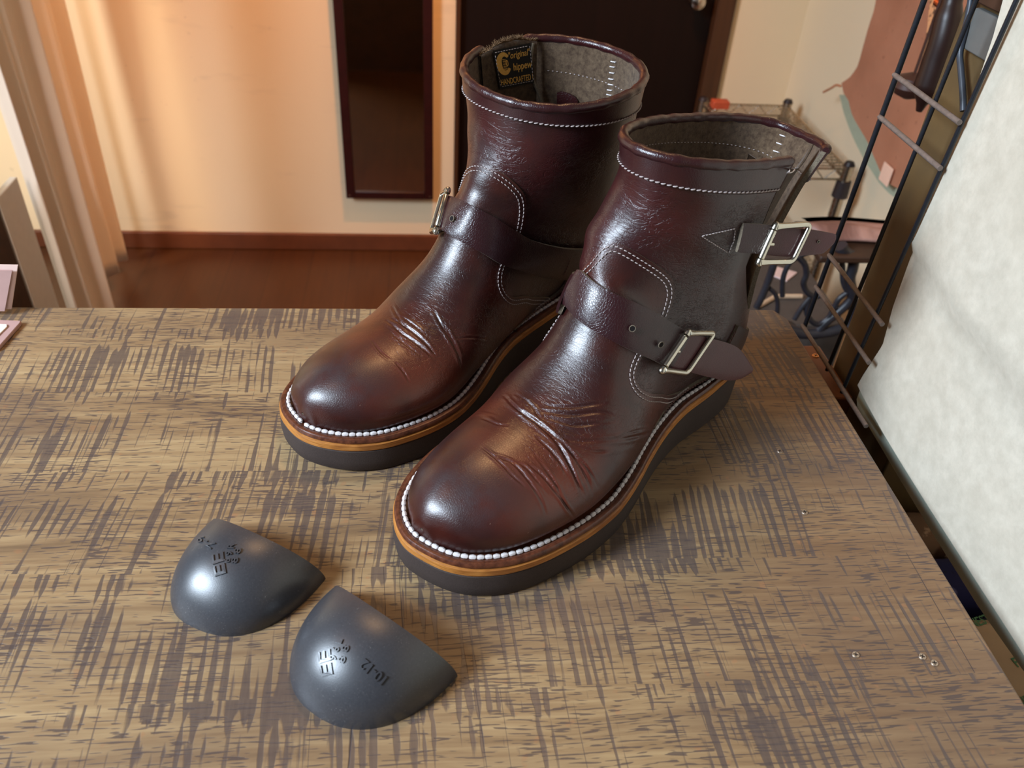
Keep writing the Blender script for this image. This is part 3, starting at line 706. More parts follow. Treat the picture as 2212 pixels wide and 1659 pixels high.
def surf_st(b, pa, pb, off):
    A = b.at([b.pick(*pa)]); B = b.at([b.pick(*pb)]); n = A[1][0] + B[1][0]; n /= np.linalg.norm(n)
    return [A[0][0] + A[1][0] * off, B[0][0] + B[1][0] * off, n]
def mirror_st(b, st_tp, off, sgn):
    out = []
    for ta, tb_ in st_tp:
        P, N = b.at([(ta[0], sgn * abs(ta[1])), (tb_[0], sgn * abs(tb_[1]))]); n = N[0] + N[1]; n /= np.linalg.norm(n)
        out.append([P[0] + N[0] * off, P[1] + N[1] * off, n])
    return out
wrapa = lambda q: (q + math.pi) % (2 * math.pi) - math.pi
def holes(b, root, pts, r=0.0019, off=0.0062, to=None):
    mb = MB()
    for i, (P, N) in enumerate(pts):
        t = np.cross(N, [0, 0, 1.0]); t /= np.linalg.norm(t); u = np.cross(N, t)
        ring = [P + N * 0.00015 + (t * math.cos(a) + u * math.sin(a)) * r for a in np.linspace(0, 2 * math.pi, 20, endpoint=False)]
        mb.tube([b_m(b, p) for p in ring], 0.0003, n=6, closed=True, mi=1)
        mb.add([b_m(b, p + N * 0.0001) for p in ring], [tuple(range(20)) if b.mir > 0 else tuple(range(20))[::-1]], 0)
    o = mb.build('strap_holes', [plain('hole_shadow', srgb(20, 12, 12), 0.95), M['edge']], root); return o
def station_plane(b, pa, pb, p0, n):
    A = b.to_c(onplane(pa[0], pa[1], p0, n)); B = b.to_c(onplane(pb[0], pb[1], p0, n)); return A, B
def to_w(b, p): return b.o + b.u * p[0] + b.v * p[1] + np.array([0, 0, p[2]])
def dir_w(b, d): return b.u * d[0] + b.v * d[1] + np.array([0, 0, d[2]])

# ankle strap of the front boot
pairsF = [((1265, 584), (1231, 664)), ((1290, 608), (1254, 690)), ((1322, 633), (1290, 717)), ((1363, 657), (1325, 738)), ((1403, 679), (1363, 758)), ((1444, 701), (1403, 775)), ((1478, 715), (1436, 790))]
tps = [(FB.pick(*a), FB.pick(*c)) for a, c in pairsF]
for a, c in tps: a[1] = wrapa(a[1]); c[1] = wrapa(c[1])
vis = [surf_st(FB, a, c, 0.0029) for a, c in pairsF]
lastn = vis[-1][2]; p0 = to_w(FB, (vis[-1][0] + vis[-1][1]) / 2 + lastn * 0.0012)
nw = dir_w(FB, lastn); nw = nw + dir_w(FB, np.array([-0.06, 0.0, 0.0])); nw /= np.linalg.norm(nw); nc = np.array([nw @ FB.u, nw @ FB.v, nw[2]])
tail = []
for a, c in (((1510, 724), (1468, 797)), ((1545, 733), (1500, 806)), ((1572, 741), (1532, 814)), ((1592, 752), (1566, 820)), ((1608, 771), (1594, 817)), ((1621, 792), (1618, 804))):
    A, B = station_plane(FB, a, c, p0, nw); tail.append([A, B, nc])
side = [(a, c) for a, c in tps[2:] if abs(a[1]) > abs(tps[0][0][1]) + 0.12]
hid = mirror_st(FB, side[::-1], 0.0028, -1)
ext = mirror_st(FB, [((side[-1][0][0] + 0.5, abs(side[-1][0][1]) + 0.35), (side[-1][1][0] + 0.6, abs(side[-1][1][1]) + 0.3))], 0.0022, -1)
V, F, mi = ribbon(ext + hid + vis, 0.0026, None)
so = FB.lk('ankle_strap', V, F, [M['strap'], M['edge']], rf, mi); auto(so, 50)
V, F, mi = ribbon([vis[-2], vis[-1]] + tail, 0.0022, None, bulge=0.0004)
te = FB.lk('strap_end', V, F, [M['strap_end'], M['edge']], rf, mi); auto(te, 50); te['label'] = 'pointed matte strap end behind the ankle buckle'
hp = []
for px, py in ((1360, 703), (1415, 735)):
    tp = FB.pick(px, py); P, N = FB.at([tp]); hp.append((P[0] + N[0] * 0.0064, N[0]))
holes(FB, rf, hp)
q0 = p0 + nw * 0.0042
cn = [FB.to_c(onplane(x, y, q0, nw)) for x, y in ((1485, 719), (1431, 799), (1484, 806), (1543, 719))]
bf = buckle(FB, rf, *cn, nc)
# top strap of the front boot
P, N = FB.at([FB.pick(1600, 513)]); nwt = np.array([0.25, -0.93, 0.25]); nwt /= np.linalg.norm(nwt); nn = np.array([nwt @ FB.u, nwt @ FB.v, nwt[2]]); pt = to_w(FB, P[0]) + nwt * 0.003
st = [[*station_plane(FB, a, c, pt, nwt), nn] for a, c in (((1602, 481), (1588, 543)), ((1622, 482), (1606, 545)), ((1650, 484), (1632, 546)), ((1672, 487), (1652, 548)))]
V, F, mi = ribbon(st, 0.0024, None, bulge=0.0006); o = FB.lk('top_strap_tab', V, F, [M['strap'], M['edge']], rf, mi); auto(o, 50)
st = [[*station_plane(FB, a, c, pt - nwt * 0.0006, nwt), nn] for a, c in (((1664, 489), (1646, 549)), ((1695, 490), (1677, 552)), ((1725, 493), (1706, 553)), ((1755, 496), (1737, 550)), ((1785, 501), (1764, 548)), ((1801, 505), (1777, 544)), ((1802, 512), (1795, 527)))]
V, F, mi = ribbon(st, 0.0020, None, bulge=0.0004); o = FB.lk('top_strap', V, F, [M['strap_end'], M['edge']], rf, mi); auto(o, 50)
hc = FB.to_c(onplane(1768, 522, pt + nwt * 0.0022, nwt)); holes(FB, rf, [(hc, nn)], r=0.0008)
cn = [FB.to_c(onplane(x, y, pt + nwt * 0.0036, nwt)) for x, y in ((1675, 489), (1640, 566), (1712, 565), (1751, 484))]
buckle(FB, rf, *cn, nn)
# stitched triangle beside the top strap
tr = MB(); tri = [(1587, 493), (1515, 509), (1573, 546), (1584, 520), (1587, 493)]
for a, c in zip(tri[:-1], tri[1:]):
    L = [(a[0] + (c[0] - a[0]) * t, a[1] + (c[1] - a[1]) * t) for t in np.linspace(0, 1, 8)]
    P, N = FB.at([FB.pick(*p) for p in L], 0.0003); stitches(tr, P, N, pitch=0.0021, ln=0.0016, r=0.00032)
tr.build('triangle_stitching', M['thread'], rf)

# ankle strap of the rear boot
pairsB = [((984, 430), (964, 501)), ((1022, 446), (995, 520)), ((1063, 468), (1036, 544)), ((1103, 493), (1076, 569)), ((1144, 514), (1117, 582)), ((1198, 528), (1165, 594)), ((1239, 532), (1200, 597)), ((1274, 531), (1225, 598))]
tps = [(BB.pick(*a), BB.pick(*c)) for a, c in pairsB]
for a, c in tps: a[1] = wrapa(a[1]); c[1] = wrapa(c[1])
vis = [surf_st(BB, a, c, 0.0028) for a, c in pairsB]
side = [(a, c) for a, c in tps[2:] if abs(a[1]) > abs(tps[0][0][1]) + 0.12]
hid = mirror_st(BB, side[::-1], 0.0028, 1)
V, F, mi = ribbon(hid + vis, 0.0026, None)
so = BB.lk('ankle_strap', V, F, [M['strap'], M['edge']], rb, mi); auto(so, 50)
tp = BB.pick(989, 476); P, N = BB.at([tp]); holes(BB, rb, [(P[0] + N[0] * 0.0063, N[0])])
A, B, n0 = vis[0]; m1 = hid[-1]; dr = (m1[0] + m1[1]) / 2 - (A + B) / 2; dr -= n0 * (dr @ n0); dr /= np.linalg.norm(dr)
w = B - A; A2 = A - w * 0.10 + n0 * 0.0045 - dr * -0.001; B2 = B + w * 0.08 + n0 * 0.0045 + dr * 0.001
buckle(BB, rb, A2, B2, B2 + dr * 0.020 - n0 * 0.002, A2 + dr * 0.020 - n0 * 0.002, n0)
sl = MB(); L = [(1221, 545), (1217, 560), (1211, 575), (1204, 590)]
P, N = BB.at([BB.pick(*p) for p in L], 0.0062); stitches(sl, P, N, pitch=0.0026, ln=0.0018, r=0.0003)
s2 = MB(); s2.v = [tuple(b_m(BB, p)) for p in sl.v]; s2.f = sl.f; s2.build('strap_stitching', plain('brown_thread', srgb(120, 84, 76), 0.8), rb)

tl_ = MB()
for L in ([(1683, 343), (1692, 350), (1694, 362), (1688, 368)], [(1688, 368), (1700, 366), (1712, 358)]):
    Q = [FB.at([FB.pick(*p)]) for p in L]; tl_.tube(catmull([a[0] + n[0] * 0.0040 for a, n in Q], 5), 0.0004, n=6)
tl_.build('white_stitch_loop', M['white_thread'], rf)
# gussets behind the slits, bar tacks inside, woven label
def gusset(b, root, half, off, t0, over, name='gusset', fray=False):
    nt, npp = 40, 60; V = []
    for i in range(nt):
        q = i / (nt - 1)
        for j in range(npp):
            u = j / (npp - 1) * 2 - 1
            t = t0 + (b.S.tmax - t0) * q; P, N = b.at([(t, b.phs + u * half)])
            V.append(None if False else (t, b.phs + u * half, u))
    tt = np.array([v[0] for v in V]); pp = np.array([v[1] for v in V]); uu = np.array([v[2] for v in V])
    P = b.S.P(tt, pp); c = b.S.P(tt, np.full_like(tt, b.phs)); _, N = b.at([(b.tslit - 0.2, b.phs)])
    Oc = b.S.P(tt, np.full_like(tt, b.phs + np.pi)); n = P - (c + Oc) / 2; n[:, 2] = 0; n /= np.linalg.norm(n, axis=1)[:, None]
    P = P - n * (off + 0.004 * (1 - uu ** 2))[:, None]; P[:, 2] += over * ((tt - t0) / (b.S.tmax - t0)) ** 4 * np.clip(1.6 - 1.9 * np.abs(uu), -0.6, 1)
    Q = P - n * 0.0016; VV = np.vstack([P, Q]); F = []
    K = nt * npp
    for i in range(nt - 1):
        for j in range(npp - 1):
            a = i * npp + j; F.append((a, a + 1, a + npp + 1, a + npp)); F.append((K + a + npp, K + a + npp + 1, K + a + 1, K + a))
    for j in range(npp - 1): a = (nt - 1) * npp + j; F.append((a, a + 1, K + a + 1, K + a))
    o = b.lk(name, VV, F, M['gusset'], root); b.gtree = BVHTree.FromPolygons([tuple(p) for p in VV.tolist()], F)
    if fray:
        fr = MB(); rnd = random.Random(5); top = P[(nt - 1) * npp:]
        for k in range(420):
            u = rnd.random(); i = u * (npp - 1); p = top[int(i)] * (1 - i % 1) + top[min(npp - 1, int(i) + 1)] * (i % 1)
            h = rnd.uniform(0.0008, 0.0034) * (1.3 if 0.25 < u < 0.75 else 0.8); a = rnd.uniform(0, 6.28); s = rnd.uniform(0, 0.0016)
            m_ = p + np.array([math.cos(a) * s, math.sin(a) * s, h * 0.6]); e = p + np.array([math.cos(a) * s * 2.2, math.sin(a) * s * 2.2, h])
            fr.tube([b_m(b, q) for q in (p - [0, 0, 0.001], m_, e)], [0.00022, 0.00018, 0.00006], n=4)
        fr.build('frayed_edge', plain('frayed_fibre', srgb(122, 94, 66), 0.95), o)
    return o
gusset(BB, rb, 0.46, 0.0040, 15.0, 0.0028, fray=True)
gusset(FB, rf, 0.62, 0.0090, 15.0, -0.010)
def inner(b, px, py, off=0.0031):
    tp = b.pick(px, py); P, N = b.at([tp]); return P[0] - N[0] * off, -N[0]
def bar_tacks(b, root, pts, dx, dy):
    mb = MB()
    for x, y in pts:
        a, n1 = inner(b, x - dx, y - dy); c, n2 = inner(b, x + dx, y + dy)
        mb.tube([b_m(b, p) for p in (a - n1 * 0.0004, a + n1 * 0.0003, (a + c) / 2 + n1 * 0.0005, c + n2 * 0.0003, c - n2 * 0.0004)], 0.00042, n=6)
    mb.build('bar_tacks', M['white_thread'], root)
bar_tacks(BB, rb, [(1331, 132), (1329, 143), (1328, 156), (1326, 169), (1325, 181), (1323, 193), (1322, 203), (1320, 213)], 5, 1)
bar_tacks(FB, rf, [(1695, 296), (1688, 313), (1682, 330)], 6, 2)
fl = MB(); P = [inner(BB, x, y, 0.0066) for x, y in ((1146, 88), (1142, 108), (1140, 130), (1141, 152), (1147, 172), (1156, 190), (1163, 206), (1167, 222))]
fl.tube([b_m(BB, p) for p in catmull([p for p, n in P], 5)], 0.0013, n=8); fl.build('flap_edge', M['edge'], rb)
# dark pull tab inside the rear boot, worn brown strip inside the front boot
def inner_patch(b, root, name, pix, mat, off, th=0.0016):
    P = [inner(b, x, y, off)[0] for x, y in pix]; N = [inner(b, x, y, off)[1] for x, y in pix]; n = len(P); c = sum(P) / n; nc_ = sum(N) / n
    V = [p + nn * th for p, nn in zip(P, N)] + P + [c + nc_ * th * 1.6]; F = [(i, (i + 1) % n, n + (i + 1) % n, n + i) for i in range(n)] + [((i + 1) % n, i, 2 * n) for i in range(n)]
    o = b.lk(name, V, F, mat, root); auto(o, 60); return o
inner_patch(BB, rb, 'inner_tab', [(1203, 198), (1213, 194), (1230, 198), (1246, 206), (1252, 214), (1251, 224), (1225, 228), (1203, 226)], M['strap'], 0.0028)
# woven label: a black patch whose lettering is real flat thread
lc = [(1062, 109), (1143, 92), (1152, 178), (1077, 192)]
oc = BB.to_c(CAMP)
def lhit(px, py):
    d = BB.dir_c(ray(px, py)); r_ = BB.gtree.ray_cast(Vector(oc), Vector(d))
    if r_[0] is None: r_ = BB.gtree.find_nearest(Vector(oc + d * 0.66))
    n = np.array(r_[1]); n = n if n @ d < 0 else -n
    return np.array(r_[0]), n
gnc = lhit(1105, 145)[1]
def bil(u, v, h=0.0):     # u to the right, v downwards, over the label
    x = (lc[0][0] * (1 - u) + lc[1][0] * u) * (1 - v) + (lc[3][0] * (1 - u) + lc[2][0] * u) * v
    y = (lc[0][1] * (1 - u) + lc[1][1] * u) * (1 - v) + (lc[3][1] * (1 - u) + lc[2][1] * u) * v
    p, n = lhit(x, y); return b_m(BB, p + n * (h + 0.0008))
lab = MB(); K = 8
lab.add([bil(i / K, j / K, 0.0006) for j in range(K + 1) for i in range(K + 1)] + [bil(i / K, j / K, -0.0006) for j in range(K + 1) for i in range(K + 1)],
        [(j * (K + 1) + i, j * (K + 1) + i + 1, (j + 1) * (K + 1) + i + 1, (j + 1) * (K + 1) + i) for j in range(K) for i in range(K)])
lo = lab.build('woven_label', plain('black_woven_cloth', srgb(24, 21, 20), 0.85, nscale=1500, amt=0.4), rb)
gold = plain('gold_thread', srgb(206, 158, 74), 0.7, nscale=1500, amt=0.15)
def text_mesh(body, size, extrude=0.0, bold=0.0, shear=0.0, font=None):
    cu = bpy.data.curves.new('lettering', 'FONT'); cu.body = body; cu.size = size; cu.offset = bold; cu.extrude = extrude; cu.shear = shear
    cu.align_x = 'LEFT'; cu.align_y = 'BOTTOM'; cu.resolution_u = 4
    o = bpy.data.objects.new('lettering', cu); COL.objects.link(o); bpy.context.view_layer.update()
    me = bpy.data.meshes.new_from_object(o.evaluated_get(bpy.context.evaluated_depsgraph_get()))
    V = [tuple(v.co) for v in me.vertices]; F = [tuple(p.vertices) for p in me.polygons]
    bpy.data.objects.remove(o); bpy.data.curves.remove(cu); bpy.data.meshes.remove(me); return V, F
tx = MB()
def put(body, u0, v0, w, h, shear=0.0, bold=0.0):      # text fitted into a box of the label
    V, F = text_mesh(body, 1.0, shear=shear, bold=bold); xs = [v[0] for v in V]; ys = [v[1] for v in V]
    x0, x1, y0, y1 = min(xs), max(xs), min(ys), max(ys)
    tx.add([bil(u0 + (v[0] - x0) / (x1 - x0) * w, v0 + (1 - (v[1] - y0) / (y1 - y0)) * h, 0.0009) for v in V], F)
put('"original"', 0.38, 0.12, 0.60, 0.22, 0.25, 0.01); put('hippew', 0.46, 0.42, 0.52, 0.24, 0.1, 0.015); put('HANDCRAFTED I', 0.06, 0.76, 0.91, 0.15, 0, 0.012)
def blob(cx, cy, rx, ry, a0, a1, w0, w1, n=26):     # thick arc
    V = []; F = []
    for i in range(n + 1):
        t = i / n; a = a0 + (a1 - a0) * t; w = w0 + (w1 - w0) * math.sin(math.pi * t)
        for k in (-1, 1): V.append(bil(cx + (rx + k * w) * math.cos(a), cy + (ry + k * w * 1.0) * math.sin(a), 0.0009))
    for i in range(n): F.append((2 * i, 2 * i + 1, 2 * i + 3, 2 * i + 2))
    tx.add(V, F)
blob(0.24, 0.38, 0.145, 0.235, math.radians(-40), math.radians(-325), 0.035, 0.075)
for k in range(7):      # feather-like strokes inside the initial
    y = 0.26 + k * 0.042; V = [bil(0.20, y, 0.001), bil(0.30, y + 0.035, 0.001), bil(0.30, y + 0.05, 0.001), bil(0.20, y + 0.018, 0.001)]; tx.add(V, [(0, 1, 2, 3)])
blob(0.31, 0.38, 0.025, 0.07, 0, 6.28, 0.008, 0.012)
tx.v = [v for v in tx.v]
lt = tx.build('lettering', gold, lo, smooth=False); lt['label'] = 'gold embroidered lettering and round C emblem'
bs = MB(); fr_ = [(0.03, 0.06), (0.97, 0.06), (0.97, 0.94), (0.03, 0.94), (0.03, 0.06)]
for a, c in zip(fr_[:-1], fr_[1:]):
    L = [np.array(bil(a[0] + (c[0] - a[0]) * t, a[1] + (c[1] - a[1]) * t, 0.0008)) for t in np.linspace(0, 1, 12)]
    gm = b_m(BB, gnc); stitches(bs, L, [gm] * len(L), pitch=0.0026, ln=0.0018, r=0.0002)
bs.build('label_stitching', M['thread'], lo)

# ---------------------------------------------------------------- bench top
def wood_top():
    k = NT('worn_oak_bench_top'); v = k.coord(); sx = k.n('ShaderNodeSeparateXYZ', i_0=v); X, Y = sx.outputs[0], sx.outputs[1]
    low = k.noise(v, 7, 3, 0.5)
    yy = k.math('ADD', Y, k.math('MULTIPLY', low, 0.012))
    pid = k.math('FLOOR', k.math('DIVIDE', yy, 0.083))
    wn = k.n('ShaderNodeTexWhiteNoise', noise_dimensions='1D'); k.inp(wn, 'W', pid); rnd = wn.outputs['Value']
    skew = k.math('MULTIPLY_ADD', rnd, 0.16, -0.08)
    xs = k.math('ADD', k.math('ADD', X, k.math('MULTIPLY', k.math('SUBTRACT', Y, 0.3), skew)), k.math('MULTIPLY', rnd, 3.7))
    xs = k.math('ADD', xs, k.math('MULTIPLY', k.noise(v, 3, 2, 0.5), 0.012))
    def vec(a, sa, b, sb, c=0.0):
        cb = k.n('ShaderNodeCombineXYZ'); k.inp(cb, 0, k.math('MULTIPLY', a, sa)); k.inp(cb, 1, k.math('MULTIPLY', b, sb)); k.inp(cb, 2, c); return cb.outputs[0]
    band = k.noise(vec(xs, 70, Y, 7.0, pid), 1.0, 1, 0.4); line = k.noise(vec(xs, 210, Y, 4.5, k.math('ADD', pid, 0.5)), 1.0, 1, 0.4)
    fine = k.noise(vec(xs, 700, Y, 45.0, pid), 1.0, 2, 0.5)
    reg = k.math('MULTIPLY_ADD', k.math('SINE', k.math('ADD', k.math('MULTIPLY', xs, 1080.0), k.math('MULTIPLY', k.noise(vec(xs, 40, Y, 3.0, pid), 1.0, 2, 0.5), 14.0))), 0.16, 0.5)
    mask = k.noise(vec(X, 9, Y, 14, 2.0), 1.0, 2, 0.5)
    fr_ = k.math('FRACT', k.math('DIVIDE', k.math('ADD', yy, k.math('MULTIPLY', k.noise(vec(xs, 160, Y, 3, 4.0), 1.0, 1, 0.5), 0.035)), 0.083)); edge = k.math('MULTIPLY', k.step(fr_, 0.0, 0.10), k.step(fr_, 1.0, 0.86))
    th = k.math('MULTIPLY_ADD', mask, -0.50, 0.792)
    d = k.math('SUBTRACT', k.math('ADD', k.math('MULTIPLY', reg, 0.36), k.math('ADD', k.math('ADD', k.math('MULTIPLY', band, 0.17), k.math('MULTIPLY', line, 0.37)), k.math('MULTIPLY', fine, 0.10))), th)
    S = k.step(k.math('SUBTRACT', d, k.math('MULTIPLY', k.math('SUBTRACT', 1.0, edge), 0.10)), -0.014, 0.020)
    thin = k.step(k.math('SUBTRACT', k.noise(vec(xs, 330, Y, 3.5, pid), 1.0, 1, 0.4), k.math('MULTIPLY_ADD', mask, -0.22, 0.79)), 0.0, 0.02)
    S = k.math('MAXIMUM', S, k.math('MULTIPLY', thin, 0.8))
    # grain pores: short dark dashes along x
    yb = k.math('ADD', Y, k.math('MULTIPLY', k.noise(k.mapping(v, (6, 14, 1)), 1.0, 2, 0.5), 0.012))
    por = k.noise(vec(X, 70, yb, 820, 3.0), 1.0, 1, 0.5); pm = k.noise(vec(X, 14, Y, 20, 7.0), 1.0, 2, 0.5)
    Pm = k.step(k.math('SUBTRACT', por, k.math('MULTIPLY_ADD', pm, -0.42, 0.80)), 0.0, 0.03)
    gr = k.noise(vec(X, 10, yb, 190, 1.0), 1.0, 5, 0.65); gb = k.noise(vec(X, 2.5, yb, 24, 5.0), 1.0, 3, 0.5)
    base = k.ramp(k.math('ADD', k.math('MULTIPLY', gr, 0.6), k.math('MULTIPLY', gb, 0.4)), [(0.30, srgb(102, 80, 58)), (0.46, srgb(144, 116, 83)), (0.62, srgb(172, 145, 106)), (0.8, srgb(192, 168, 130))])
    xm = k.math('MULTIPLY', k.step(k.math('ADD', X, k.math('MULTIPLY', low, 0.06)), 0.15, 0.27), 0.6); base = k.mix(xm, base, k.mix(gr, srgb(96, 66, 46), srgb(128, 94, 68)))     # the browner board edge at the right
    fl = k.noise(vec(X, 120, Y, 120, 9.0), 1.0, 1, 0.5); base = k.mix(k.math('MULTIPLY', k.step(fl, 0.68, 0.74), 0.35), base, srgb(166, 112, 74))
    dk = k.noise(vec(X, 5, Y, 13, 11.0), 1.0, 3, 0.6); base = k.mix(k.math('MULTIPLY', k.step(dk, 0.46, 0.68), 0.6), base, srgb(104, 82, 66))
    c = k.mix(k.math('MULTIPLY', Pm, 0.80), base, srgb(74, 62, 60)); c = k.mix(k.math('MULTIPLY', S, 0.80), c, k.mix(fine, srgb(66, 56, 56), srgb(96, 82, 76)))
    crk = k.noise(vec(xs, 34, Y, 1.1, 21.0), 1.0, 1, 0.3); CR = k.math('MULTIPLY', k.step(k.math('ABSOLUTE', k.math('SUBTRACT', crk, 0.66)), 0.0035, 0.0012), k.step(Y, 0.36, 0.30)); c = k.mix(k.math('MULTIPLY', CR, 0.8), c, srgb(58, 50, 54))
    h = k.math('SUBTRACT', k.math('MULTIPLY', gr, 0.2), k.math('ADD', k.math('MULTIPLY', S, 0.35), k.math('ADD', k.math('MULTIPLY', Pm, 0.6), CR)))
    return k.set(color=c, rough=k.math('MULTIPLY_ADD', S, -0.08, 0.46), spec=0.42, bump=h, bstr=0.35, bdist=0.0008)
def bevel_box(name, lo, hi, mat, parent=None, bev=0.002):
    mb = MB(); mb.box(lo, hi); return mb.build(name, mat, parent, bevel=bev)
def prism(mb, poly, z0, z1, mi=0):
    n = len(poly); V = [(x, y, z0) for x, y in poly] + [(x, y, z1) for x, y in poly]
    mb.add(V, [tuple(range(n))[::-1], tuple(range(n, 2 * n))] + [(i, (i + 1) % n, n + (i + 1) % n, n + i) for i in range(n)], mi)
tb = empty('workbench', (0, 0, 0)); tag(tb, 'worn oak workbench top with dark saw marks under both boots', 'workbench')
mb = MB(); prism(mb, [(-0.75, -0.05), (0.314, -0.05), (0.314, 0.592), (0.306, 0.606), (-0.75, 0.606)], T - 0.032, T)
mb.build('bench_top', wood_top(), tb, bevel=0.0012)
dkw = plain('dark_brown_wood', srgb(58, 36, 24), 0.55, nscale=30, amt=0.3)
mb = MB(); mb.box((-0.70, 0.02, 0.0), (0.26, 0.56, T - 0.0325)); mb.build('cabinet_body', dkw, tb)
def screw(name, x, y, z, r, label, col, rz=0.4):
    mb = MB(); mb.tube([(x, y, z - 0.003), (x, y, z + 0.0002), (x, y, z + 0.0007)], [r * 0.9, r, r * 0.85], n=20)
    o = mb.build(name, metal(name + '_metal', col, 0.38)); c_ = MB()
    for a in (rz, rz + math.pi / 2):
        dx, dy = math.cos(a) * r * 0.6, math.sin(a) * r * 0.6; ex, ey = -math.sin(a) * r * 0.12, math.cos(a) * r * 0.12
        c_.add([(x - dx - ex, y - dy - ey, z + 0.00085), (x + dx - ex, y + dy - ey, z + 0.00085), (x + dx + ex, y + dy + ey, z + 0.00085), (x - dx + ex, y - dy + ey, z + 0.00085)], [(0, 1, 2, 3)])
    c_.build('cross_slot', plain('slot_dark', srgb(52, 42, 38), 0.8), o, smooth=False)
    tag(o, label, 'screw', 'screws sunk into the bench top'); return o
for (px, py), lb in (((1684, 975), 'screw in the bench top farthest back, behind the others at the right'), ((1738, 1107), 'second screw from the back in the bench top, right of the front boot'),
                     ((1848, 1415), 'leftmost of the three screws in the bench top at lower right'), ((1992, 1419), 'middle screw of the three at lower right on the bench top'), ((2018, 1433), 'rightmost screw of the three at lower right on the bench top')):
    p = onz(px, py, T); screw('screw', p[0], p[1], T, 0.0022, lb, srgb(196, 178, 160), rz=px * 0.01)

# ---------------------------------------------------------------- toe caps
rubber_cap = None
def cap_mat():
    k = NT('dark_grey_cap_plastic'); v = k.coord(); n = k.noise(v, 900, 3, 0.6); s_ = k.noise(v, 1300, 2, 0.5); g = k.noise(v, 60, 3, 0.6)
    c = k.mix(k.step(n, 0.3, 0.8), srgb(52, 52, 56), srgb(62, 62, 66)); dm = k.math('MULTIPLY', k.step(s_, 0.66, 0.72), k.step(g, 0.38, 0.62))
    c = k.mix(k.math('MULTIPLY', dm, 0.6), c, srgb(128, 124, 122))
    return k.set(color=c, rough=0.36, spec=0.75, bump=k.noise(v, 2200, 2, 0.5), bstr=0.12, bdist=0.0003)
CAPM = cap_mat()
def toe_cap(name, ctr, ang, L, wa, wb, h, ex, lean, label, texts):
    """half dome: straight cut edge through ctr, nose along ang; wa / wb half widths to either side"""
    root = empty(name, (ctr[0], ctr[1], T), ang); nt, ns = 56, 72
    def pt(t, s, o=0.0):      # t 0 cut .. 1 nose, s 0..pi across
        f = 1 - t; w = (1 - t ** ex) ** (1 / ex); c, sn = math.cos(s), math.sin(s)
        a = wa if c > 0 else wb; hh = (h - o) * (1 - t ** 2.2) ** (1 / 2.0) * (1 + 0.25 * t * (1 - t))
        e = 2 / 2.15; y = math.copysign(abs(c) ** e, c) * (a - o) * w; z = (sn ** (2 / 2.0)) * hh
        x0 = lean * sn ** 1.3; return np.array([x0 * (1 - t) + t * (L - o), y, z])
    V = []; F = []; TT_ = [math.sin(i / (nt - 1) * math.pi / 2) for i in range(nt)]
    for o in (0.0, 0.0018):
        for t in TT_:
            for j in range(ns): V.append(pt(t, math.pi * j / (ns - 1), o))
    K = nt * ns
    for i in range(nt - 1):
        for j in range(ns - 1):
            a = i * ns + j; F.append((a, a + ns, a + ns + 1, a + 1)); F.append((K + a, K + a + 1, K + a + ns + 1, K + a + ns))
    for j in range(ns - 1): F.append((j, j + 1, K + j + 1, K + j))
    for i in range(nt - 1):
        a = i * ns; F.append((a, K + a, K + a + ns, a + ns)); a = i * ns + ns - 1; F.append((a, a + ns, K + a + ns, K + a))
    o = link('cap_shell', V, F, CAPM, root); auto(o, 50)
    me = o.data; tree = BVHTree.FromPolygons([v.co.copy() for v in me.vertices], [tuple(p.vertices) for p in me.polygons])
    Mi = (Matrix.Translation((ctr[0], ctr[1], T)) @ Matrix.Rotation(ang, 4, 'Z')).inverted()
    co = Mi @ Vector(CAMP); tm = MB()
    for body, p0, p1, hpx, up in texts:      # lettering laid along p0 -> p1 (photo points found on the cap)
        Vt, Ft = text_mesh(body, 1.0, bold=0.012); xs = [q[0] for q in Vt]; ys = [q[1] for q in Vt]; x0, x1, y0, y1 = min(xs), max(xs), min(ys), max(ys)
        def hit(x, y):
            d = (Mi.to_3x3() @ Vector(ray(x, y))); r_ = tree.ray_cast(co, d); return (r_[0], r_[1]) if r_[0] is not None else (None, None)
        a = hit(*p0); c = hit(*p1)
        if a[0] is None or c[0] is None: continue
        ux = (c[0] - a[0]); Lx = ux.length; ux.normalize(); n = (a[1] + c[1]).normalized(); 
        if n.z < 0: n = -n
        uy = n.cross(ux).normalized() * up; hh = hpx
        W = []
        for q in Vt:
            p = a[0] + ux * (q[0] - x0) / (x1 - x0) * Lx + uy * (q[1] - y0) / (y1 - y0) * hh
            r_ = tree.find_nearest(p); nn = r_[1] if r_[1].dot(n) > 0 else -r_[1]; W.append((r_[0], nn))
        m_ = len(W); VV = [p + nn * 0.0008 for p, nn in W] + [p - nn * 0.0002 for p, nn in W]
        Fa = [tuple(f) for f in Ft]; ed = {}
        for f in Fa:
            for i in range(len(f)): e = (f[i], f[(i + 1) % len(f)]); ed[e] = 1
        tm.add([tuple(p) for p in VV], Fa + [(e[1], e[0], e[0] + m_, e[1] + m_) for e in ed if (e[1], e[0]) not in ed])
    if tm.v:
        lt_ = tm.build('raised_lettering', CAPM, root, smooth=False)
    tag(root, label, 'toe cap', 'grey plastic toe caps in front of the boots'); return root
toe_cap('toe_cap', (-0.0995, 0.3400), math.atan2(-0.870, -0.493), 0.0600, 0.0450, 0.0345, 0.0310, 2.5, 0.011, 'dark grey plastic toe cap on the left, the smaller one, embossed 88', [
    ('EE', (489, 1238), (482, 1192), 0.0060, 1), ('6 9 R', (497, 1216), (508, 1176), 0.0036, 1), ('8 8', (512, 1218), (522, 1186), 0.0034, 1), ('7-9', (468, 1176), (436, 1158), 0.0040, 1)])
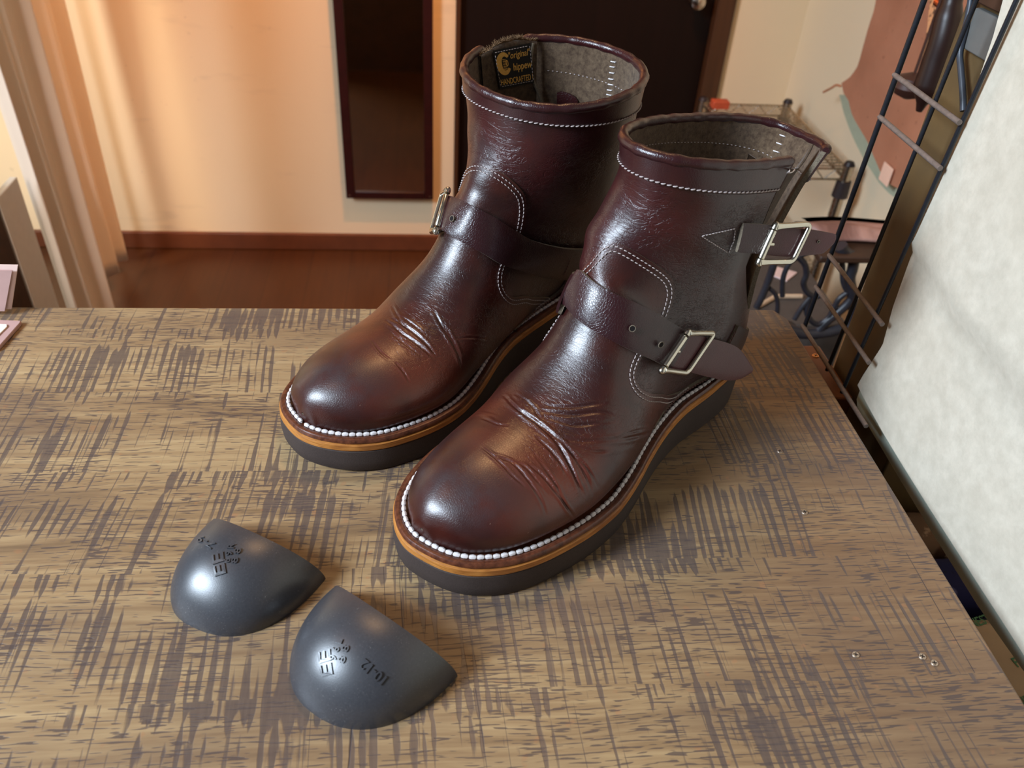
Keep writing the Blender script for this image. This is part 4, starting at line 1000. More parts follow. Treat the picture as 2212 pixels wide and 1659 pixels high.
toe_cap('toe_cap', (-0.0215, 0.2805), math.atan2(-0.769, -0.639), 0.0600, 0.0460, 0.0405, 0.0330, 2.3, 0.012, 'dark grey plastic toe cap in front, the larger one, embossed 10-12', [
    ('EE', (720, 1456), (714, 1402), 0.0066, 1), ('9 6 L', (726, 1428), (742, 1382), 0.0040, 1), ('8 8', (744, 1434), (756, 1396), 0.0036, 1), ('10-12', (836, 1462), (788, 1422), 0.0050, 1)])

# ---------------------------------------------------------------- card tray and cards at the left edge
pink = plain('mauve_card', srgb(176, 142, 136), 0.7, amt=0.04); cream = plain('cream_card', srgb(236, 222, 206), 0.7, amt=0.03)
tr_ = empty('card_tray', (0, 0, 0)); tag(tr_, 'mauve card tray lying at the left edge of the bench', 'tray')
mb = MB(); prism(mb, [(-0.385, 0.585), (-0.322, 0.581), (-0.3215, 0.578), (-0.325, 0.545), (-0.328, 0.541), (-0.385, 0.545)], T + 0.0002, T + 0.0035); mb.build('tray_board', pink, tr_, bevel=0.0006)
mb = MB(); prism(mb, [(-0.385, 0.578), (-0.330, 0.574), (-0.3285, 0.571), (-0.3315, 0.553), (-0.385, 0.553)], T + 0.0036, T + 0.0046)
o = mb.build('cream_cards', cream, None); tag(o, 'stack of cream cards lying in the mauve tray', 'cards')
for i, (dx, col, lb, h_) in enumerate(((0.0, pink, 'pink card standing upright in front at the left edge of the bench', 0.0), (0.004, plain('pale_pink_card', srgb(226, 196, 186), 0.7, amt=0.03), 'pale pink card standing upright behind the pink one at the left edge', 0.003))):
    y = 0.592 + i * 0.003
    mb = MB(); V = [(-0.40, y, T + 0.005), (-0.338 + dx, y, T + 0.005), (-0.3235 + dx, y + 0.004, T + 0.040 + h_), (-0.40, y + 0.004, T + 0.041 + h_)]
    mb.add(V + [(a, b_ + 0.0012, c) for a, b_, c in V], [(0, 1, 2, 3), (7, 6, 5, 4), (0, 4, 5, 1), (1, 5, 6, 2), (2, 6, 7, 3), (3, 7, 4, 0)])
    o = mb.build('upright_card', col, None, smooth=False); tag(o, lb, 'card')

# ---------------------------------------------------------------- room
YW = 2.385; XR = 1.047
def wallmat(name, a, b, spots=True):
    k = NT(name); v = k.coord(); f = k.noise(v, 2.2, 3, 0.5); g = k.noise(v, 9, 4, 0.6); c = k.mix(f, a, b)
    if spots:
        sp = k.noise(k.mapping(v, (1, 1, 1)), 34, 3, 0.6); c = k.mix(k.math('MULTIPLY', k.math('MULTIPLY', k.step(sp, 0.68, 0.74), k.step(f, 0.45, 0.6)), 0.35), c, srgb(150, 130, 110))
        st = k.noise(k.mapping(v, (4, 4, 14)), 1.0, 3, 0.6); c = k.mix(k.math('MULTIPLY', k.step(st, 0.62, 0.74), 0.18), c, srgb(160, 140, 120))
    return k.set(color=c, rough=0.85, spec=0.2, bump=k.noise(v, 180, 4, 0.6), bstr=0.12, bdist=0.001)
wm = wallmat('cream_wallpaper', srgb(236, 212, 174), srgb(242, 220, 186)); wm2 = wallmat('cream_wallpaper_side', srgb(240, 218, 182), srgb(246, 226, 194), False)
def struct(o): o['kind'] = 'structure'; return o
mb = MB(); mb.box((-2.4, YW, 0), (0.076, YW + 0.1, 2.6)); mb.box((0.838, YW, 0), (XR + 0.1, YW + 0.1, 2.6)); mb.box((0.0765, YW, 2.1), (0.8375, YW + 0.1, 2.6)); struct(mb.build('wall_back', wm, smooth=False))
mb = MB(); mb.box((XR, -1.4, 0), (XR + 0.1, YW - 0.0005, 2.6)); struct(mb.build('wall_right', wm2, smooth=False))
def floormat():
    k = NT('dark_floor_boards'); v = k.coord(); sx = k.n('ShaderNodeSeparateXYZ', i_0=v)
    pl = k.math('FLOOR', k.math('DIVIDE', sx.outputs[0], 0.12)); w_ = k.n('ShaderNodeTexWhiteNoise', noise_dimensions='1D'); k.inp(w_, 'W', pl)
    g = k.noise(k.mapping(v, (60, 5, 1)), 1.0, 4, 0.6); c = k.mix(g, srgb(62, 35, 17), srgb(90, 53, 26)); c = k.mix(k.math('MULTIPLY', w_.outputs['Value'], 0.3), c, srgb(62, 32, 20))
    fr = k.math('FRACT', k.math('DIVIDE', sx.outputs[0], 0.12)); gap_ = k.step(fr, 0.02, 0.0); c = k.mix(gap_, c, srgb(30, 16, 10))
    return k.set(color=c, rough=0.38, spec=0.4, bump=g, bstr=0.1, bdist=0.001)
mb = MB(); mb.box((-2.4, -1.4, -0.1), (XR + 0.1, YW + 0.1, 0)); struct(mb.build('floor', floormat(), smooth=False))
bbm = plain('brown_baseboard', srgb(104, 56, 32), 0.45, nscale=20, amt=0.15)
mb = MB(); mb.box((-2.4, YW - 0.014, 0.0005), (0.074, YW - 0.0005, 0.055)); struct(mb.build('baseboard_back', bbm, bevel=0.003))
dm = plain('dark_door_wood', srgb(40, 22, 15), 0.5, nscale=8, amt=0.25)
def doormat():
    k = NT('dark_stained_door'); v = k.coord(); g = k.noise(k.mapping(v, (45, 45, 2.5)), 1.0, 4, 0.6); return k.set(color=k.mix(g, srgb(16, 7, 4), srgb(28, 13, 8)), rough=0.5, spec=0.22, bump=g, bstr=0.1, bdist=0.001)
dmat = doormat()
dr_ = empty('door_1', (0, 0, 0)); struct(dr_)
mb = MB(); mb.box((0.0900, YW + 0.012, 0.004), (0.786, YW + 0.05, 2.085)); mb.build('door_panel', dmat, dr_, bevel=0.002)
def frmat():
    k = NT('door_frame_wood'); v = k.coord(); g = k.noise(k.mapping(v, (60, 60, 3)), 1.0, 4, 0.6); return k.set(color=k.mix(g, srgb(52, 32, 20), srgb(92, 58, 34)), rough=0.4, spec=0.45, bump=g, bstr=0.1, bdist=0.001)
fm = frmat(); mb = MB(); mb.box((0.0765, YW - 0.012, 0.0005), (0.0895, YW + 0.055, 2.10)); mb.box((0.7865, YW - 0.020, 0.0005), (0.8375, YW + 0.055, 2.10)); mb.build('door_frame', fm, dr_, bevel=0.003)
kb = MB(); kp = np.array([0.725, YW + 0.012, 0.777]); L = [(0, 0.0), (0.004, 0.016), (0.008, 0.016), (0.010, 0.008), (0.026, 0.0085), (0.034, 0.017), (0.045, 0.0215), (0.054, 0.019), (0.059, 0.010), (0.0605, 0.001)]
kb.tube([kp + np.array([0, -a, 0]) for a, r_ in L], [max(r_, 0.012 if i == 0 else r_) for i, (a, r_) in enumerate(L)], n=28); kb.build('door_knob', metal('knob_chrome', srgb(215, 200, 185), 0.12), dr_)

# mirror on the back wall
mr = empty('wall_mirror', (0, 0, 0)); tag(mr, 'tall narrow mirror with a dark red-brown frame hanging on the back wall', 'mirror')
mx0, mx1, mz0, mz1 = -0.245, 0.0145, 0.190, 1.35; fw = 0.026; yf0, yf1 = YW - 0.038, YW - 0.016
mb = MB(); mb.box((mx0, yf0, mz0), (mx0 + fw, yf1, mz1)); mb.box((mx1 - fw, yf0, mz0), (mx1, yf1, mz1)); mb.box((mx0 + fw + 0.0002, yf0, mz0), (mx1 - fw - 0.0002, yf1, mz0 + 0.022)); mb.box((mx0 + fw + 0.0002, yf0, mz1 - 0.022), (mx1 - fw - 0.0002, yf1, mz1))
mb.build('mirror_frame', plain('dark_red_frame', srgb(46, 12, 9), 0.4, nscale=40, amt=0.2), mr, bevel=0.002)
k = NT('mirror_glass'); k.set(color=srgb(205, 195, 180), rough=0.05, metal=1.0)
mb = MB(); mb.box((mx0 + fw - 0.002, yf0 + 0.006, mz0 + 0.018), (mx1 - fw + 0.002, yf0 + 0.009, mz1 - 0.018)); mb.build('mirror_pane', k.m, mr, smooth=False)
mb = MB(); mb.box((mx0 + 0.01, YW - 0.0158, mz0 + 0.03), (mx0 + 0.04, YW - 0.0002, mz1 - 0.02)); mb.box((mx1 - 0.04, YW - 0.0158, mz0 + 0.03), (mx1 - 0.01, YW - 0.0002, mz1 - 0.02)); mb.build('backing', dm, mr)
for x in (mx0 + 0.010, mx1 - 0.010):
    mb = MB(); mb.tube([(x, yf0 + 0.001, mz0 + 0.010), (x, yf0 - 0.0015, mz0 + 0.010)], [0.0028, 0.0022], n=14); mb.build('frame_screw', metal('small_screw', srgb(150, 130, 110), 0.4), mr)

# ---------------------------------------------------------------- curtain at the left
def cloth(name, fx, y0, y1, z0, z1, mat, folds, amp, ny=160, nz=50, th=0.003, hem=0.0, flare=0.0, ph=0.0):
    V = []; F = []; rnd = random.Random(len(name))
    for side in (0, 1):
        for i in range(nz):
            a = i / (nz - 1)
            for j in range(ny):
                u = j / (ny - 1); y = y0 + (y1 - y0) * u; s_ = math.sin(2 * math.pi * folds * u + ph + 0.5 * math.sin(5 * u + 2 * a)); s2 = math.sin(2 * math.pi * folds * 2.3 * u + 1.3 + a)
                x = fx + amp * (s_ + 0.35 * s2) * (0.6 + 0.4 * (1 - a)) + flare * (1 - a) ** 2
                z = z0 + (z1 - z0) * a + hem * math.sin(3 * u * math.pi + 1) * (1 - a) ** 6
                V.append((x + side * th, y + 0.01 * math.sin(7 * a + 5 * u), z))
    K = ny * nz
    for i in range(nz - 1):
        for j in range(ny - 1): a = i * ny + j; F.append((a, a + ny, a + ny + 1, a + 1)); F.append((K + a, K + a + 1, K + a + ny + 1, K + a + ny))
    for j in range(ny - 1): F.append((j, j + 1, K + j + 1, K + j))
    for i in range(nz - 1): a = i * ny; F.append((a, K + a, K + a + ny, a + ny)); a += ny - 1; F.append((a, a + ny, K + a + ny, K + a))
    o = link(name, V, F, mat); return o
def fab(name, a, b):
    k = NT(name); v = k.coord(); f = k.noise(k.mapping(v, (6, 14, 1.2)), 1.0, 4, 0.6); c = k.mix(f, a, b); m = k.set(color=c, rough=0.9, spec=0.15, sheen=0.2, bump=k.noise(v, 400, 3, 0.6), bstr=0.15, bdist=0.001)
    tr = k.n('ShaderNodeBsdfTranslucent'); k.inp(tr, 0, c); mx = k.n('ShaderNodeMixShader'); mx.inputs[0].default_value = 0.18; k.t.links.new(k.b.outputs[0], mx.inputs[1]); k.t.links.new(tr.outputs[0], mx.inputs[2])
    k.t.links.new(mx.outputs[0], k.t.nodes['Material Output'].inputs[0]); return m
cl = cloth('curtain', -0.885, 1.86, 2.235, 0.055, 2.3, fab('cream_linen', srgb(234, 218, 202), srgb(242, 228, 214)), 3.2, 0.016, hem=0.012); tag(cl, 'cream linen curtain hanging at the left in front of the bright strip of wall', 'curtain')
cl = cloth('hanging_cloth', -0.806, 1.625, 1.83, 0.02, 2.3, fab('pale_linen', srgb(228, 210, 192), srgb(236, 220, 204)), 2.2, 0.020, ph=1.0); tag(cl, 'pale folded cloth hanging left of the cream curtain, nearer the bench', 'cloth')
cl = cloth('leather_hide', -0.925, 2.255, 2.300, 0.035, 2.0, fab('orange_tan_hide', srgb(206, 140, 88), srgb(214, 150, 98)), 0.6, 0.010, hem=0.01); tag(cl, 'narrow orange tan hide hanging behind the cream curtain', 'hide')
ws_ = MB(); ws_.box((-0.812, 1.505, 0.0005), (-0.798, 1.602, 0.58)); o = ws_.build('white_board', plain('white_laminate', srgb(206, 196, 184), 0.5, amt=0.03), bevel=0.002); tag(o, 'narrow white board standing at the left beside the pale cloth', 'board')
ws_ = MB(); ws_.box((-1.02, 1.12, 0.0005), (-0.798, 1.500, 0.64)); o = ws_.build('dark_cabinet', dkw, bevel=0.003); tag(o, 'dark brown wooden cabinet standing at the far left behind the bench', 'cabinet')

# ---------------------------------------------------------------- right side: grid, post, big pale sheet
black = plain('black_coated_wire', srgb(26, 28, 34), 0.38, nscale=300, amt=0.2, spec=0.5); rustw = plain('grey_brown_wire', srgb(110, 96, 88), 0.5, nscale=300, amt=0.2)
GX = 0.340
def gp_(px, py, x=GX): return onx(px, py, x)
gr_ = empty('wire_grid', (0, 0, 0)); tag(gr_, 'black wire grid panel standing against the right edge of the bench', 'wire grid')
for a, c, r_ in (((2004, -20), (1737, 708), 0.0021), ((2117, -20), (1786, 800), 0.0016), ((2205, -20), (1818, 848), 0.0016)):
    A, B = gp_(*a), gp_(*c); D = (A - B) / np.linalg.norm(A - B); mb = MB(); mb.tube([B, B + D * 0.01, A + D * 0.25], r_, n=12); mb.build('upright_wire', black, gr_)
for a, c in (((1935, 164), (2078, 252)), ((1903, 255), (2036, 352)), ((1793, 554), (1912, 686)), ((1764, 622), (1884, 768)), ((1735, 706), (1880, 900))):
    A, B = gp_(*a, GX - 0.0034), gp_(*c, GX - 0.0034); B[2] = A[2]; mb = MB(); mb.tube([A + [0, 0.003, 0], A, B], [0.0016, 0.0019, 0.0019], n=12); mb.build('cross_wire', rustw, gr_)
pm = NT('weathered_post_wood'); v = pm.coord(); g = pm.noise(pm.mapping(v, (60, 60, 6)), 1.0, 5, 0.6); g2 = pm.noise(v, 12, 3, 0.6)
pm.set(color=pm.mix(pm.step(g2, 0.35, 0.7), pm.mix(g, srgb(58, 48, 34), srgb(84, 70, 48)), srgb(98, 76, 44)), rough=0.6, spec=0.3, bump=g, bstr=0.2, bdist=0.001)
po = empty('wooden_post', (0, 0, 0)); tag(po, 'weathered brown wooden post standing behind the wire grid', 'post')
px0 = 0.372; mb = MB(); zt_ = T + 0.55
for i in range(1): prism(mb, [(px0, 0.470), (px0, 0.590), (px0 + 0.012, 0.606), (px0 + 0.06, 0.606), (px0 + 0.06, 0.470)], 0.0005, zt_)
mb.build('post_body', pm.m, po, bevel=0.002)
a = onx(2135, 40, px0 - 0.002); mb = MB(); mb.box((px0 - 0.006, a[1] - 0.035, a[2] - 0.022), (px0 - 0.0003, a[1] + 0.012, a[2] + 0.004)); o = mb.build('grey_tape', plain('grey_tape', srgb(98, 96, 92), 0.6, amt=0.08), po, bevel=0.001)
mb = MB(); mb.box((px0 - 0.010, a[1] - 0.035, a[2] + 0.008), (px0 - 0.0003, a[1] + 0.018, a[2] + 0.06)); mb.build('dark_wedge', dkw, po, bevel=0.001)
h = [onx(x, y, px0 - 0.008) for x, y in ((2100, -30), (2096, 10), (2086, 60), (2074, 112), (2076, 150), (2080, 200), (2081, 240))]; mb = MB(); mb.tube(catmull(h, 6), 0.0022, n=10); o = mb.build('metal_hook', plain('dark_steel_hook', srgb(54, 58, 66), 0.4)); tag(o, 'long dark bent metal hook hanging in front of the wooden post', 'hook')

def sheetmat():
    k = NT('pale_mottled_board'); v = k.coord(); f = k.noise(v, 90, 5, 0.7); g = k.noise(v, 8, 4, 0.6); c = k.mix(k.step(f, 0.35, 0.7), srgb(192, 182, 164), srgb(210, 200, 182)); c = k.mix(k.math('MULTIPLY', k.step(g, 0.4, 0.7), 0.4), c, srgb(184, 172, 152))
    return k.set(color=c, rough=0.8, spec=0.2, bump=f, bstr=0.15, bdist=0.001)
shm = sheetmat()
def wsheet(name, outline, x, th, mat, label, cat, wave=0.0, step=0.02, xf=None):
    """thick flexible sheet standing in the plane x, cut to an outline of (y, z)"""
    from mathutils.geometry import delaunay_2d_cdt
    P = resample(np.array(outline, float), step=step * 0.5, closed=True); lo, hi = P.min(0), P.max(0)
    pts = [tuple(p) for p in P]; n = len(pts)
    for y in np.arange(lo[0], hi[0], step):
        for z in np.arange(lo[1], hi[1], step):
            ins = False; j = n - 1
            for i in range(n):
                if (pts[i][1] > z) != (pts[j][1] > z) and y < (pts[j][0] - pts[i][0]) * (z - pts[i][1]) / (pts[j][1] - pts[i][1]) + pts[i][0]: ins = not ins
                j = i
            if ins and min(abs(y - q[0]) + abs(z - q[1]) for q in pts) > step * 0.35: pts.append((y, z))
    r_ = delaunay_2d_cdt([Vector(p) for p in pts], [(i, (i + 1) % n) for i in range(n)], [], 1, 1e-6)
    vs, es, fs = r_[0], r_[1], r_[2]; m = len(vs)
    fx = xf or (lambda y, z: wave * math.sin(y * 23 + z * 9) + wave * 0.6 * math.sin(z * 31 - y * 11))
    V = [(x + fx(p[0], p[1]), p[0], p[1]) for p in vs] + [(x + fx(p[0], p[1]) + th, p[0], p[1]) for p in vs]
    cnt = {}
    for f in fs:
        for i in range(len(f)): cnt[(f[i], f[(i + 1) % len(f)])] = 1
    F = [tuple(f)[::-1] for f in fs] + [tuple(i + m for i in f) for f in fs] + [(e[0], e[1], e[1] + m, e[0] + m) for e in cnt if (e[1], e[0]) not in cnt]
    o = link(name, V, F, mat); auto(o, 50); return tag(o, label, cat)
q = lambda x, y, X_=0.346: tuple(onx(x, y, X_)[1:])
def fold(y, z):
    a_ = np.array(q(2020, 590)); b_ = np.array(q(2212, 850)); e = (b_ - a_) / np.linalg.norm(b_ - a_); d = (np.array([y, z]) - a_) @ np.array([-e[1], e[0]])
    return 0.0028 * math.tanh(d / 0.003) - 0.0022 * math.exp(-(d / 0.004) ** 2) + 0.003 * math.sin(y * 14 + z * 5)
E1 = [q(2185, -60), q(2150, 80), q(2100, 235), q(2020, 430), q(1962, 555), q(1925, 665), q(1905, 745), q(1862, 812), q(1851, 832), q(1858, 846), q(1905, 930), q(2010, 1110), q(2110, 1280), q(2212, 1448), q(2300, 1600), (0.05, q(2300, 1600)[1]), (0.05, T + 0.36), (0.44, T + 0.36)]
wsheet('felt_sheet', E1, 0.346, 0.004, shm, 'large pale mottled sheet hanging at the right, beside the bench', 'sheet', xf=fold, step=0.010)
E2 = [q(1870, 800, .3595), q(1843, 872, .3595), q(1900, 965, .3595), q(2000, 1130, .3595), q(2110, 1310, .3595), q(2200, 1440, .3595), (0.12, T - 0.03), (0.12, T + 0.1), (0.47, T + 0.1)]
wsheet('backing_sheet', E2, 0.3605, 0.003, plain('pale_green_paper', srgb(190, 200, 184), 0.8, amt=0.05), 'pale green sheet hanging just behind the large mottled sheet, showing below it', 'sheet', wave=0.0005)

# things stored low down between the bench and the sheet
def fabric_print(name, base, a, b, sc=60):
    k = NT(name); v = k.coord(); w_ = k.n('ShaderNodeTexVoronoi', i_Vector=v, i_Scale=sc); c = k.mix(k.step(w_.outputs['Distance'], 0.45, 0.3), base, a); c = k.mix(k.step(k.noise(v, sc * 1.3, 3, 0.6), 0.58, 0.66), c, b)
    return k.set(color=c, rough=0.85, spec=0.15)
items = [('cloth_bundle', 0.520, 0.575, 0.10, plain('dark_green_cloth', srgb(16, 54, 40), 0.9), 'dark green cloth bundle stored below the bench edge', 'cloth'),
         ('cloth_bundle', 0.462, 0.518, 0.095, fabric_print('floral_navy', srgb(22, 32, 44), srgb(150, 112, 40), srgb(60, 40, 90)), 'navy cloth bundle with yellow flower print below the bench edge', 'cloth'),
         ('cloth_bundle', 0.412, 0.460, 0.10, fabric_print('brown_print', srgb(96, 74, 58), srgb(60, 40, 28), srgb(140, 116, 96)), 'brown printed cloth bundle below the bench edge beside the blue one', 'cloth'),
         ('cloth_bundle', 0.362, 0.410, 0.10, fabric_print('indigo_print', srgb(22, 24, 62), srgb(84, 84, 120), srgb(16, 16, 30)), 'indigo patterned cloth bundle below the bench edge', 'cloth')]
for i, (nm, y0, y1, dz, mat, lb, cat) in enumerate(items):
    V = []; F = []; nu, nv = 26, 20; x0, x1 = 0.322, (0.368 if y1 > 0.465 else 0.48); z1 = T - dz
    mb = MB(); mb.box((x0, y0 + 0.0015, z1 - 0.26), (x1, y1 - 0.0015, z1)); o = mb.build(nm, mat, bevel=0.012, seg=4)
    me = o.data
    tag(o, lb, cat)
bx = empty('printed_paper_roll', (0, 0, 0)); tag(bx, 'brown paper wrapped package printed with small green words, low at the right', 'package')
mb = MB(); mb.box((0.322, 0.06, T - 0.40), (0.47, 0.352, T - 0.105)); mb.build('paper_wrap', plain('brown_kraft_paper', srgb(150, 128, 104), 0.8, amt=0.05), bx, bevel=0.008, seg=3)
tm = MB(); Vt, Ft = text_mesh('FINEST', 1.0, bold=0.02); xs = [p[0] for p in Vt]; w_ = max(xs) - min(xs)
for i in range(7):
    for j in range(3):
        cx_, cy_ = 0.345 + j * 0.045 + (i % 2) * 0.02, 0.338 - i * 0.032
        tm.add([(cx_ + p[0] / w_ * 0.024 * 0.95 - (p[1]) * 0.002, cy_ + p[1] * 0.010 + p[0] / w_ * 0.006, T - 0.1046) for p in Vt], Ft)
tm.build('green_lettering', plain('green_ink', srgb(48, 96, 62), 0.7), bx, smooth=False)
# little ledge with a screw behind the bench corner
lg = MB(); lg.box((0.318, 0.535, T - 0.075), (0.366, 0.615, T - 0.045)); o = lg.build('wooden_ledge', plain('orange_brown_wood', srgb(122, 72, 40), 0.5, nscale=40, amt=0.2), bevel=0.002); tag(o, 'small orange-brown wooden ledge beside the bench corner under the wire grid', 'ledge')
p = onz(1762, 768, T - 0.0445); screw('screw', p[0], p[1], T - 0.0449, 0.0032, 'brass coloured screw in the small wooden ledge under the wire grid', srgb(214, 150, 96), 0.9)

# ---------------------------------------------------------------- hide, pale paper and tools on the right wall
XH = 0.985
qh = lambda x, y, X_=XH: tuple(onx(x, y, X_)[1:])
hide = [qh(1893, -60), qh(1882, 25), qh(1866, 95), qh(1852, 140), qh(1832, 165), qh(1812, 180), qh(1822, 202), qh(1836, 218), qh(1845, 250), qh(1862, 292), qh(1880, 335), qh(1903, 372), qh(1925, 398), qh(1960, 420), qh(2060, 420), qh(2100, -60)]
def hidemat():
    k = NT('pinkish_brown_hide'); v = k.coord(); f = k.noise(v, 12, 4, 0.6); s_ = k.noise(v, 70, 2, 0.5); c = k.mix(f, srgb(172, 116, 88), srgb(198, 138, 108)); c = k.mix(k.math('MULTIPLY', k.step(s_, 0.70, 0.74), 0.4), c, srgb(110, 66, 50))
    return k.set(color=c, rough=0.85, spec=0.15, bump=k.noise(v, 300, 4, 0.7), bstr=0.2, bdist=0.001)
wsheet('leather_hide', hide, XH, 0.003, hidemat(), 'pinkish brown leather hide with a pointed corner hanging by the right wall', 'hide', wave=0.006, step=0.04)
pap = [qh(1812, 205, 1.01), qh(1822, 240, 1.01), qh(1850, 310, 1.01), qh(1868, 350, 1.01), qh(1900, 395, 1.01), qh(1930, 425, 1.01), qh(1990, 425, 1.01), qh(1990, 205, 1.01)]
wsheet('paper_pattern', pap, 1.01, 0.002, plain('grey_green_paper', srgb(176, 182, 156), 0.85, amt=0.05), 'grey-green paper hanging behind the pinkish brown hide, along its lower edge', 'paper', wave=0.002, step=0.04)
mb = MB(); mb.tube(catmull([onx(1816, 186, XH - 0.002), onx(1806, 184, XH - 0.004), onx(1796, 190, XH - 0.006), onx(1779, 199, XH - 0.006)], 5), 0.0028, n=8); o = mb.build('tie_string', plain('tan_cord', srgb(196, 128, 90), 0.8)); tag(o, 'short tan cord sticking out from the corner of the pinkish hide', 'cord')
a = onx(1912, 376, XH - 0.012); mb = MB(); mb.box((XH - 0.012, a[1] - 0.022, a[2] - 0.020), (XH - 0.009, a[1] + 0.020, a[2] + 0.020)); o = mb.build('paper_tag', plain('pink_tag', srgb(250, 206, 180), 0.8, amt=0.03), bevel=0.001); o.rotation_euler = (0, 0, 0); tag(o, 'small square pale pink tag on the lower tip of the pinkish hide', 'tag')
XS = 0.70
qs = lambda x, y, X_=XS: tuple(onx(x, y, X_)[1:])
k = NT('speckled_leather'); v = k.coord(); f = k.noise(v, 130, 3, 0.6); lm = k.set(color=k.mix(k.step(f, 0.50, 0.58), srgb(206, 146, 100), srgb(92, 62, 44)), rough=0.7)
wsheet('leather_strip', [qs(2012, -40), qs(2003, 60), qs(1990, 140), qs(1975, 178), qs(1990, 182), qs(2012, 160), qs(2030, 110), qs(2045, 40), qs(2060, -40)], XS, 0.004, lm, 'speckled tan leather strip hanging between the hide and the post', 'leather strip', step=0.02)
mb = MB(); L = [onx(x, y, 0.62) for x, y in ((2062, -20), (2052, 25), (2040, 80), (2024, 130), (2008, 180), (1996, 212), (1985, 240))]; mb.tube(catmull(L, 5), list(np.interp(np.linspace(0, 1, 31), [0, .1, .2, .7, .8, .9, 1], [0.012, 0.012, 0.016, 0.018, 0.013, 0.007, 0.004])), n=16); o = mb.build('tool_handle', plain('dark_tool_wood', srgb(40, 22, 18), 0.4)); tag(o, 'dark brown tool handle hanging beside the wooden post', 'tool')
mb = MB(); c0 = onx(1966, 187, 0.64); mb.tube([c0 + [0, 0, -0.016], c0 + [0, 0, -0.010], c0, c0 + [0, 0, 0.012], c0 + [0, 0, 0.018]], [0.004, 0.018, 0.024, 0.018, 0.004], n=24); mb.tube([c0 + [0, 0, 0.016], c0 + [0.02, 0.02, 1.0]], 0.002, n=6)
o = mb.build('round_knob', plain('dark_brown_knob', srgb(64, 36, 28), 0.5)); tag(o, 'round dark brown wooden knob behind the upper grid wire', 'knob')
mb = MB(); L = [onx(x, y, 0.66) for x, y in ((2025, 4), (2040, 14), (2058, 14), (2070, 6))]; mb.tube(catmull(L, 5), 0.006, n=10); o = mb.build('copper_ring', metal('copper', srgb(214, 132, 96), 0.25)); tag(o, 'copper coloured curved rim of a pot near the top, left of the post', 'pot')

# ---------------------------------------------------------------- chrome wire rack
ch = metal('chrome_wire', srgb(190, 176, 158), 0.22); rk = empty('wire_rack', (0, 0, 0)); tag(rk, 'low chrome wire shelving rack against the right wall behind the front boot', 'rack')
XP = 0.98; YA, YB = 1.78, 2.20; XL = 0.742; ZT = 0.562
def post(x, y):
    mb = MB(); mb.tube([(x, y, 0.0005), (x, y, ZT - 0.004), (x, y, ZT + 0.003), (x, y, ZT + 0.006)], [0.0125, 0.0125, 0.0135, 0.008], n=20); p = mb.build('post', ch, rk)
    mb = MB(); mb.tube([(x, y, ZT - 0.075), (x, y, ZT - 0.035)], [0.019, 0.017], n=20); mb.build('collar', plain('black_collar', srgb(50, 40, 40), 0.5), p)
    mb = MB(); mb.tube([(x, y, ZT + 0.004), (x, y, ZT + 0.012)], [0.0135, 0.009], n=20); mb.build('end_cap', plain('black_cap', srgb(44, 34, 36), 0.4), p)
for x, y in ((XP, YA), (XP, YB), (XL, YA + 0.0), (XL, YB)):
    if (x, y) != (XL, YA): post(x, y)
def shelf(z, name='wire_shelf', gal=True):
    mb = MB(); r_ = 0.0028
    for a, c in (((XL, YB), (XP, YB)), ((XP, YA), (XP, YB)), ((XL, YA), (XL, YB)), ((XL, YA), (XP, YA))):
        for dz in (0.0, -0.026): mb.tube([(*a, z + dz), (*c, z + dz)], r_, n=8)
        n = int(math.dist(a, c) / 0.026); pts = [(a[0] + (c[0] - a[0]) * i / n, a[1] + (c[1] - a[1]) * i / n, z - (0.026 if i % 2 else 0.0)) for i in range(n + 1)]; mb.tube(pts, 0.0019, n=6)
    for i in range(1, 24): y = YA + (YB - YA) * i / 24; mb.tube([(XL, y, z), (XP, y, z)], 0.0017, n=6)
    mb.build(name, ch, rk)
shelf(ZT - 0.006 + 0.0); shelf(ZT - 0.27); shelf(0.10)
o = bevel_box('orange_packet', (0.755, 2.15, ZT - 0.004), (0.80, 2.18, ZT + 0.016), plain('orange_red_packet', srgb(196, 84, 52), 0.5)); tag(o, 'small orange and white packet on the far left corner of the wire rack', 'packet')

# ---------------------------------------------------------------- treadle sewing machine stand
iron = plain('black_cast_iron', srgb(40, 38, 44), 0.42, nscale=60, amt=0.3, spec=0.5); YT = 1.10
sm = empty('sewing_machine_stand', (0, 0, 0)); tag(sm, 'black curly cast-iron treadle stand of a sewing machine behind the wire grid', 'machine stand')
def curl(pts, r, y=YT, flat=1): mb = MB(); P = [ony(a, b_, y) for a, b_ in pts]; mb.tube(catmull(P, 8), r, n=10); return mb.build('iron_scroll', iron, sm)
curl([(1690, 640), (1692, 600), (1706, 568), (1728, 553), (1750, 545), (1775, 540)], 0.0042)
curl([(1722, 553), (1738, 570), (1742, 592), (1736, 612), (1743, 630), (1760, 641), (1775, 636)], 0.0050)
curl([(1806, 546), (1818, 566), (1820, 590), (1822, 610), (1830, 628), (1845, 640)], 0.0045)
curl([(1830, 632), (1812, 646), (1800, 668), (1788, 688), (1768, 700), (1750, 690), (1742, 668), (1748, 648)], 0.0048)
curl([(1757, 728), (1780, 700), (1806, 678), (1830, 656), (1850, 630)], 0.0075)
curl([(1674, 563), (1662, 600), (1648, 636), (1634, 664)], 0.0060)
curl([(1662, 622), (1674, 634), (1680, 656), (1677, 690)], 0.0038)
curl([(1716, 690), (1732, 664), (1752, 640)], 0.0045)
curl([(1700, 712), (1740, 720), (1790, 716), (1850, 700)], 0.0100)
curl([(1846, 556), (1842, 580), (1836, 604), (1842, 640), (1846, 700)], 0.0085)
curl([(1815, 531), (1820, 541), (1832, 552), (1848, 556)], 0.0110)
